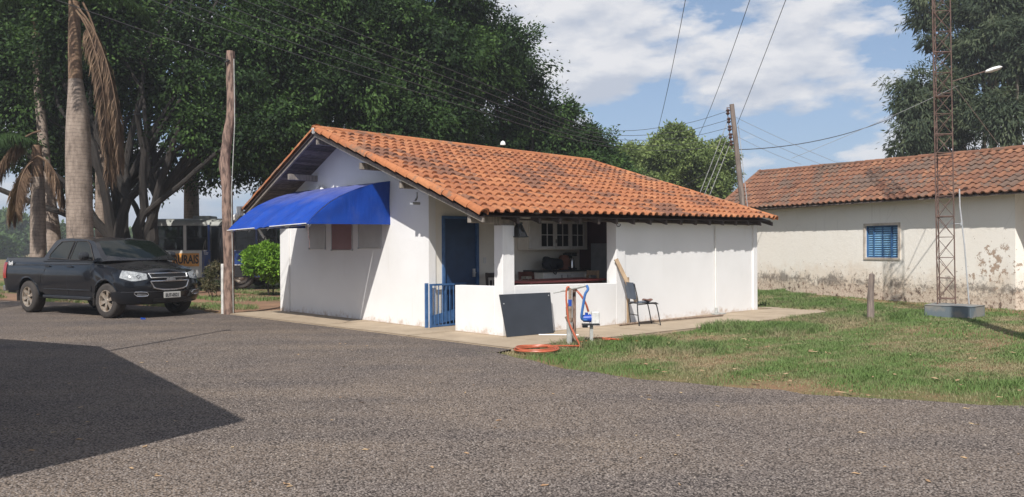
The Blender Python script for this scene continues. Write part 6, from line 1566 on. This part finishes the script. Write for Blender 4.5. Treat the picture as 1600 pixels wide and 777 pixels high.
# ------------------------------------------------------------------ BUS
bx0, byr = -13.55, 30.4
bus = empty('bus', (bx0, byr, 0), 0, 'white and blue rural bus with an orange RURAIS sign parked behind the pickup', 'bus')
BL, BW_, ZF, ZR = 7.9, 2.3, 0.42, 2.42
g = MB()
for yy_ in (0.0, BW_):
    g.box((0.98, yy_, 0.93), (1.94, 0.06, 1.02), mi=0); g.box((4.93, yy_, 0.93), (5.95, 0.06, 1.02), mi=1)
g.box((0.03, BW_ / 2, 0.93), (0.06, BW_ - .06, 1.02), mi=0); g.box((BL - 0.05, BW_ / 2, 0.93), (0.06, BW_ - .06, 1.02), mi=1)
g.box((BL / 2, BW_ / 2, 0.44), (BL - .1, BW_ - .1, 0.04), mi=2)
g.build('body_shell', [M['bus_white'], M['bus_blue'], M['dark_grille']], bus, bevel=0.01)
prf = [(-0.03, 2.36), (-0.02, 2.46), (0.04, 2.55), (0.16, 2.61), (0.5, 2.64), (1.15, 2.655), (1.8, 2.64), (2.14, 2.61), (2.26, 2.55), (2.32, 2.46), (2.33, 2.36)]
g = MB(); g.grid([[Vector((x, y, z - (0.04 if x in (0.0, BL) else 0))) for y, z in prf] for x in (0.0, 0.08, BL - 0.3, BL)]); g.add([(0.01, y, z) for y, z in prf], [tuple(range(len(prf)))]); g.build('roof', M['bus_roof'], bus, smooth=True)
for (x, w_) in ((1.7, 0.7), (3.1, 1.2)): MB().box((x, 1.0, 2.70), (w_, 0.7, 0.11)).build('roof_vent', M['bus_roof'], bus, bevel=0.03)
def bwin(x0, x1, yy_, mt, nm='window', z0=1.45, z1=2.37):
    f = MB(); f.box((x0, yy_, (z0 + z1) / 2), (0.05, 0.05, z1 - z0)); f.box((x1, yy_, (z0 + z1) / 2), (0.05, 0.05, z1 - z0)); f.box(((x0 + x1) / 2, yy_, z0), (x1 - x0, 0.05, 0.05)); f.box(((x0 + x1) / 2, yy_, z1), (x1 - x0, 0.05, 0.05))
    f.box(((x0 + x1) / 2, yy_ - 0.01, z0 + 0.45), (x1 - x0 - .05, 0.02, 0.02)); fo = f.build(nm, mt, bus)
    MB().box(((x0 + x1) / 2, yy_, (z0 + z1) / 2), (x1 - x0 - 0.05, 0.012, z1 - z0 - 0.05)).build('pane', M['bus_glass'], fo)
for k, (a, b) in enumerate(((0.30, 1.27), (1.38, 2.18), (3.20, 3.95), (4.05, 4.75))): bwin(a, b, 0.0, M['black_plastic'])
for a, b in ((0.30, 1.27), (1.38, 2.18), (2.28, 3.1), (3.20, 3.95), (4.05, 4.9), (5.0, 5.9), (6.0, 7.0)): bwin(a, b, BW_, M['black_plastic'])
for x, w_ in ((0.14, 0.28), (1.325, 0.11)): MB().box((x, -0.008, 1.90), (w_, 0.05, 0.98)).build('window_pillar', M['bus_white'], bus)
for x in (0.14, 1.325, 2.23, 3.15, 4.0, 4.95): MB().box((x, BW_, 1.9), (0.1, 0.05, 0.98)).build('window_pillar', M['bus_white'], bus)
for x in (2.215, 3.13, 4.0): MB().box((x, -0.008, 1.90), (0.07, 0.05, 0.98)).build('window_pillar', M['bus_blue'], bus)
# door
g = MB(); g.box((2.30, -0.035, 1.35), (0.04, 0.03, 1.95)); g.box((3.02, -0.035, 1.35), (0.04, 0.03, 1.95)); g.box((2.66, -0.035, 1.35), (0.035, 0.03, 1.95)); g.box((2.66, -0.035, 2.34), (0.72, 0.03, 0.04)); g.box((2.66, -0.035, 0.40), (0.72, 0.03, 0.04)); dr_ = g.build('door', M['black_plastic'], bus)
for x in (2.48, 2.84): MB().box((x, -0.036, 1.37), (0.32, 0.012, 1.88)).build('door_glass', M['bus_glass'], dr_)
# windscreen pillar, slanted
g = MB(); g.hexa([(4.86, -0.05, 0.9), (4.98, -0.05, 0.9), (4.98, 0.05, 0.9), (4.86, 0.05, 0.9), (3.96, -0.05, 2.38), (4.05, -0.05, 2.38), (4.05, 0.05, 2.38), (3.96, 0.05, 2.38)])
for p in g.v: p.x += -0.02
g.build('slanted_pillar', M['bus_white'], bus)
MB().box((6.2, 0.0, 1.9), (2.4, 0.02, 0.94)).build('front_glass', M['bus_glass'], bus)
# seats and grab rails seen through the glass
for k in range(6):
    for y in (0.45, 1.75): MB().box((0.55 + 0.75 * k, y, 1.15), (0.12, 0.8, 0.95)).build('seat_back', M['bus_seat'], bus, bevel=0.03)
for x in (0.95, 1.15, 1.75, 2.45, 2.55, 3.4, 3.75, 4.3): MB().tube([(x, 0.75, 0.5), (x, 0.75, 2.35)], 0.025, 6).build('grab_rail', M['light_box'], bus)
for x in (0.9, 1.2, 1.85, 2.5, 3.35, 3.6): MB().box((x, 2.1, 1.98), (0.12, 0.05, 0.5)).build('window_light_patch', M['light_box'], bus)  # pale boxes whose colour stands for daylight seen through the far windows
MB().box((1.355, -0.042, 1.085), (1.0, 0.02, 0.49)).build('sign_panel', M['sign_orange'], bus)
text_mesh('RURAIS', 0.44, M['ink'], 'sign_lettering', bus, Matrix.Translation((1.37, -0.056, 1.085)) @ RTY, bold=0.012, sx=0.66)
MB().box((1.66, -0.04, 0.62), (0.52, 0.02, 0.40)).box((1.66, -0.052, 0.82), (0.5, 0.01, 0.02)).build('service_hatch', M['bus_white'], bus, bevel=0.004)
g = MB(); g.box((2.08, -0.04, 1.42), (0.10, 0.012, 0.05)); g.box((2.12, -0.04, 1.34), (0.16, 0.012, 0.025)); g.box((2.12, -0.04, 1.29), (0.12, 0.012, 0.02)); g.build('door_decal', M['decal_white'], bus)
MB().tube([(2.15, -0.05, 0.88), (7.8, -0.05, 0.88)], 0.015, 5).build('side_strip', M['light_box'], bus)
def bwheel(x, y):
    w = empty('wheel', (x, y, 0.42)); w.parent = bus
    g = MB(); g.grid(lathe_y([(0.24, -0.10), (0.30, -0.13), (0.38, -0.13), (0.42, -0.09), (0.42, 0.1), (0.38, 0.13), (0.2, 0.13)]), closed=True); g.build('tyre', M['rubber'], w, smooth=True)
    g = MB(); g.grid(lathe_y([(0.25, -0.12), (0.22, -0.05), (0.12, -0.04), (0.10, -0.12), (0.001, -0.13)]), closed=True); g.build('rim', M['alloy'], w, smooth=True)
for x in (3.42, 0.9): bwheel(x, 0.10); bwheel(x, BW_ - .1)
for x in (3.42, 0.9):
    g = MB(); g.tube([(x, -0.036, 0.42), (x, -0.034, 0.42)], 0.50, 24); g.v = [Vector((p.x, p.y, max(p.z, 0.42))) for p in g.v]; g.build('wheel_arch', M['dark_grille'], bus)
# small bits of road rubbish
MB().box((-8.0, 17.6, RZ + 0.02), (0.10, 0.05, 0.03), rot=(0.1, 0.2, 0.4)).build('blue_scrap', M['pump_blue'], label='tiny scrap of blue plastic on the road before the pickup', cat='litter')
bpy.context.view_layer.update()

# ------------------------------------------------------------------ warm humid air
hzb = MB().box((0, 550, 12.5), (1900, 1600, 28)).build('haze', [], kind='stuff', label='thin warm haze in the air')
hm = bpy.data.materials.new('haze_air'); hm.use_nodes = True; ht_ = hm.node_tree; ht_.nodes.clear()
pv = ht_.nodes.new('ShaderNodeVolumePrincipled'); pv.inputs['Color'].default_value = (0.92, 0.95, 1.0, 1); pv.inputs['Density'].default_value = 0.0011; pv.inputs['Anisotropy'].default_value = 0.2
hout = ht_.nodes.new('ShaderNodeOutputMaterial'); ht_.links.new(pv.outputs[0], hout.inputs['Volume']); hzb.data.materials.append(hm)
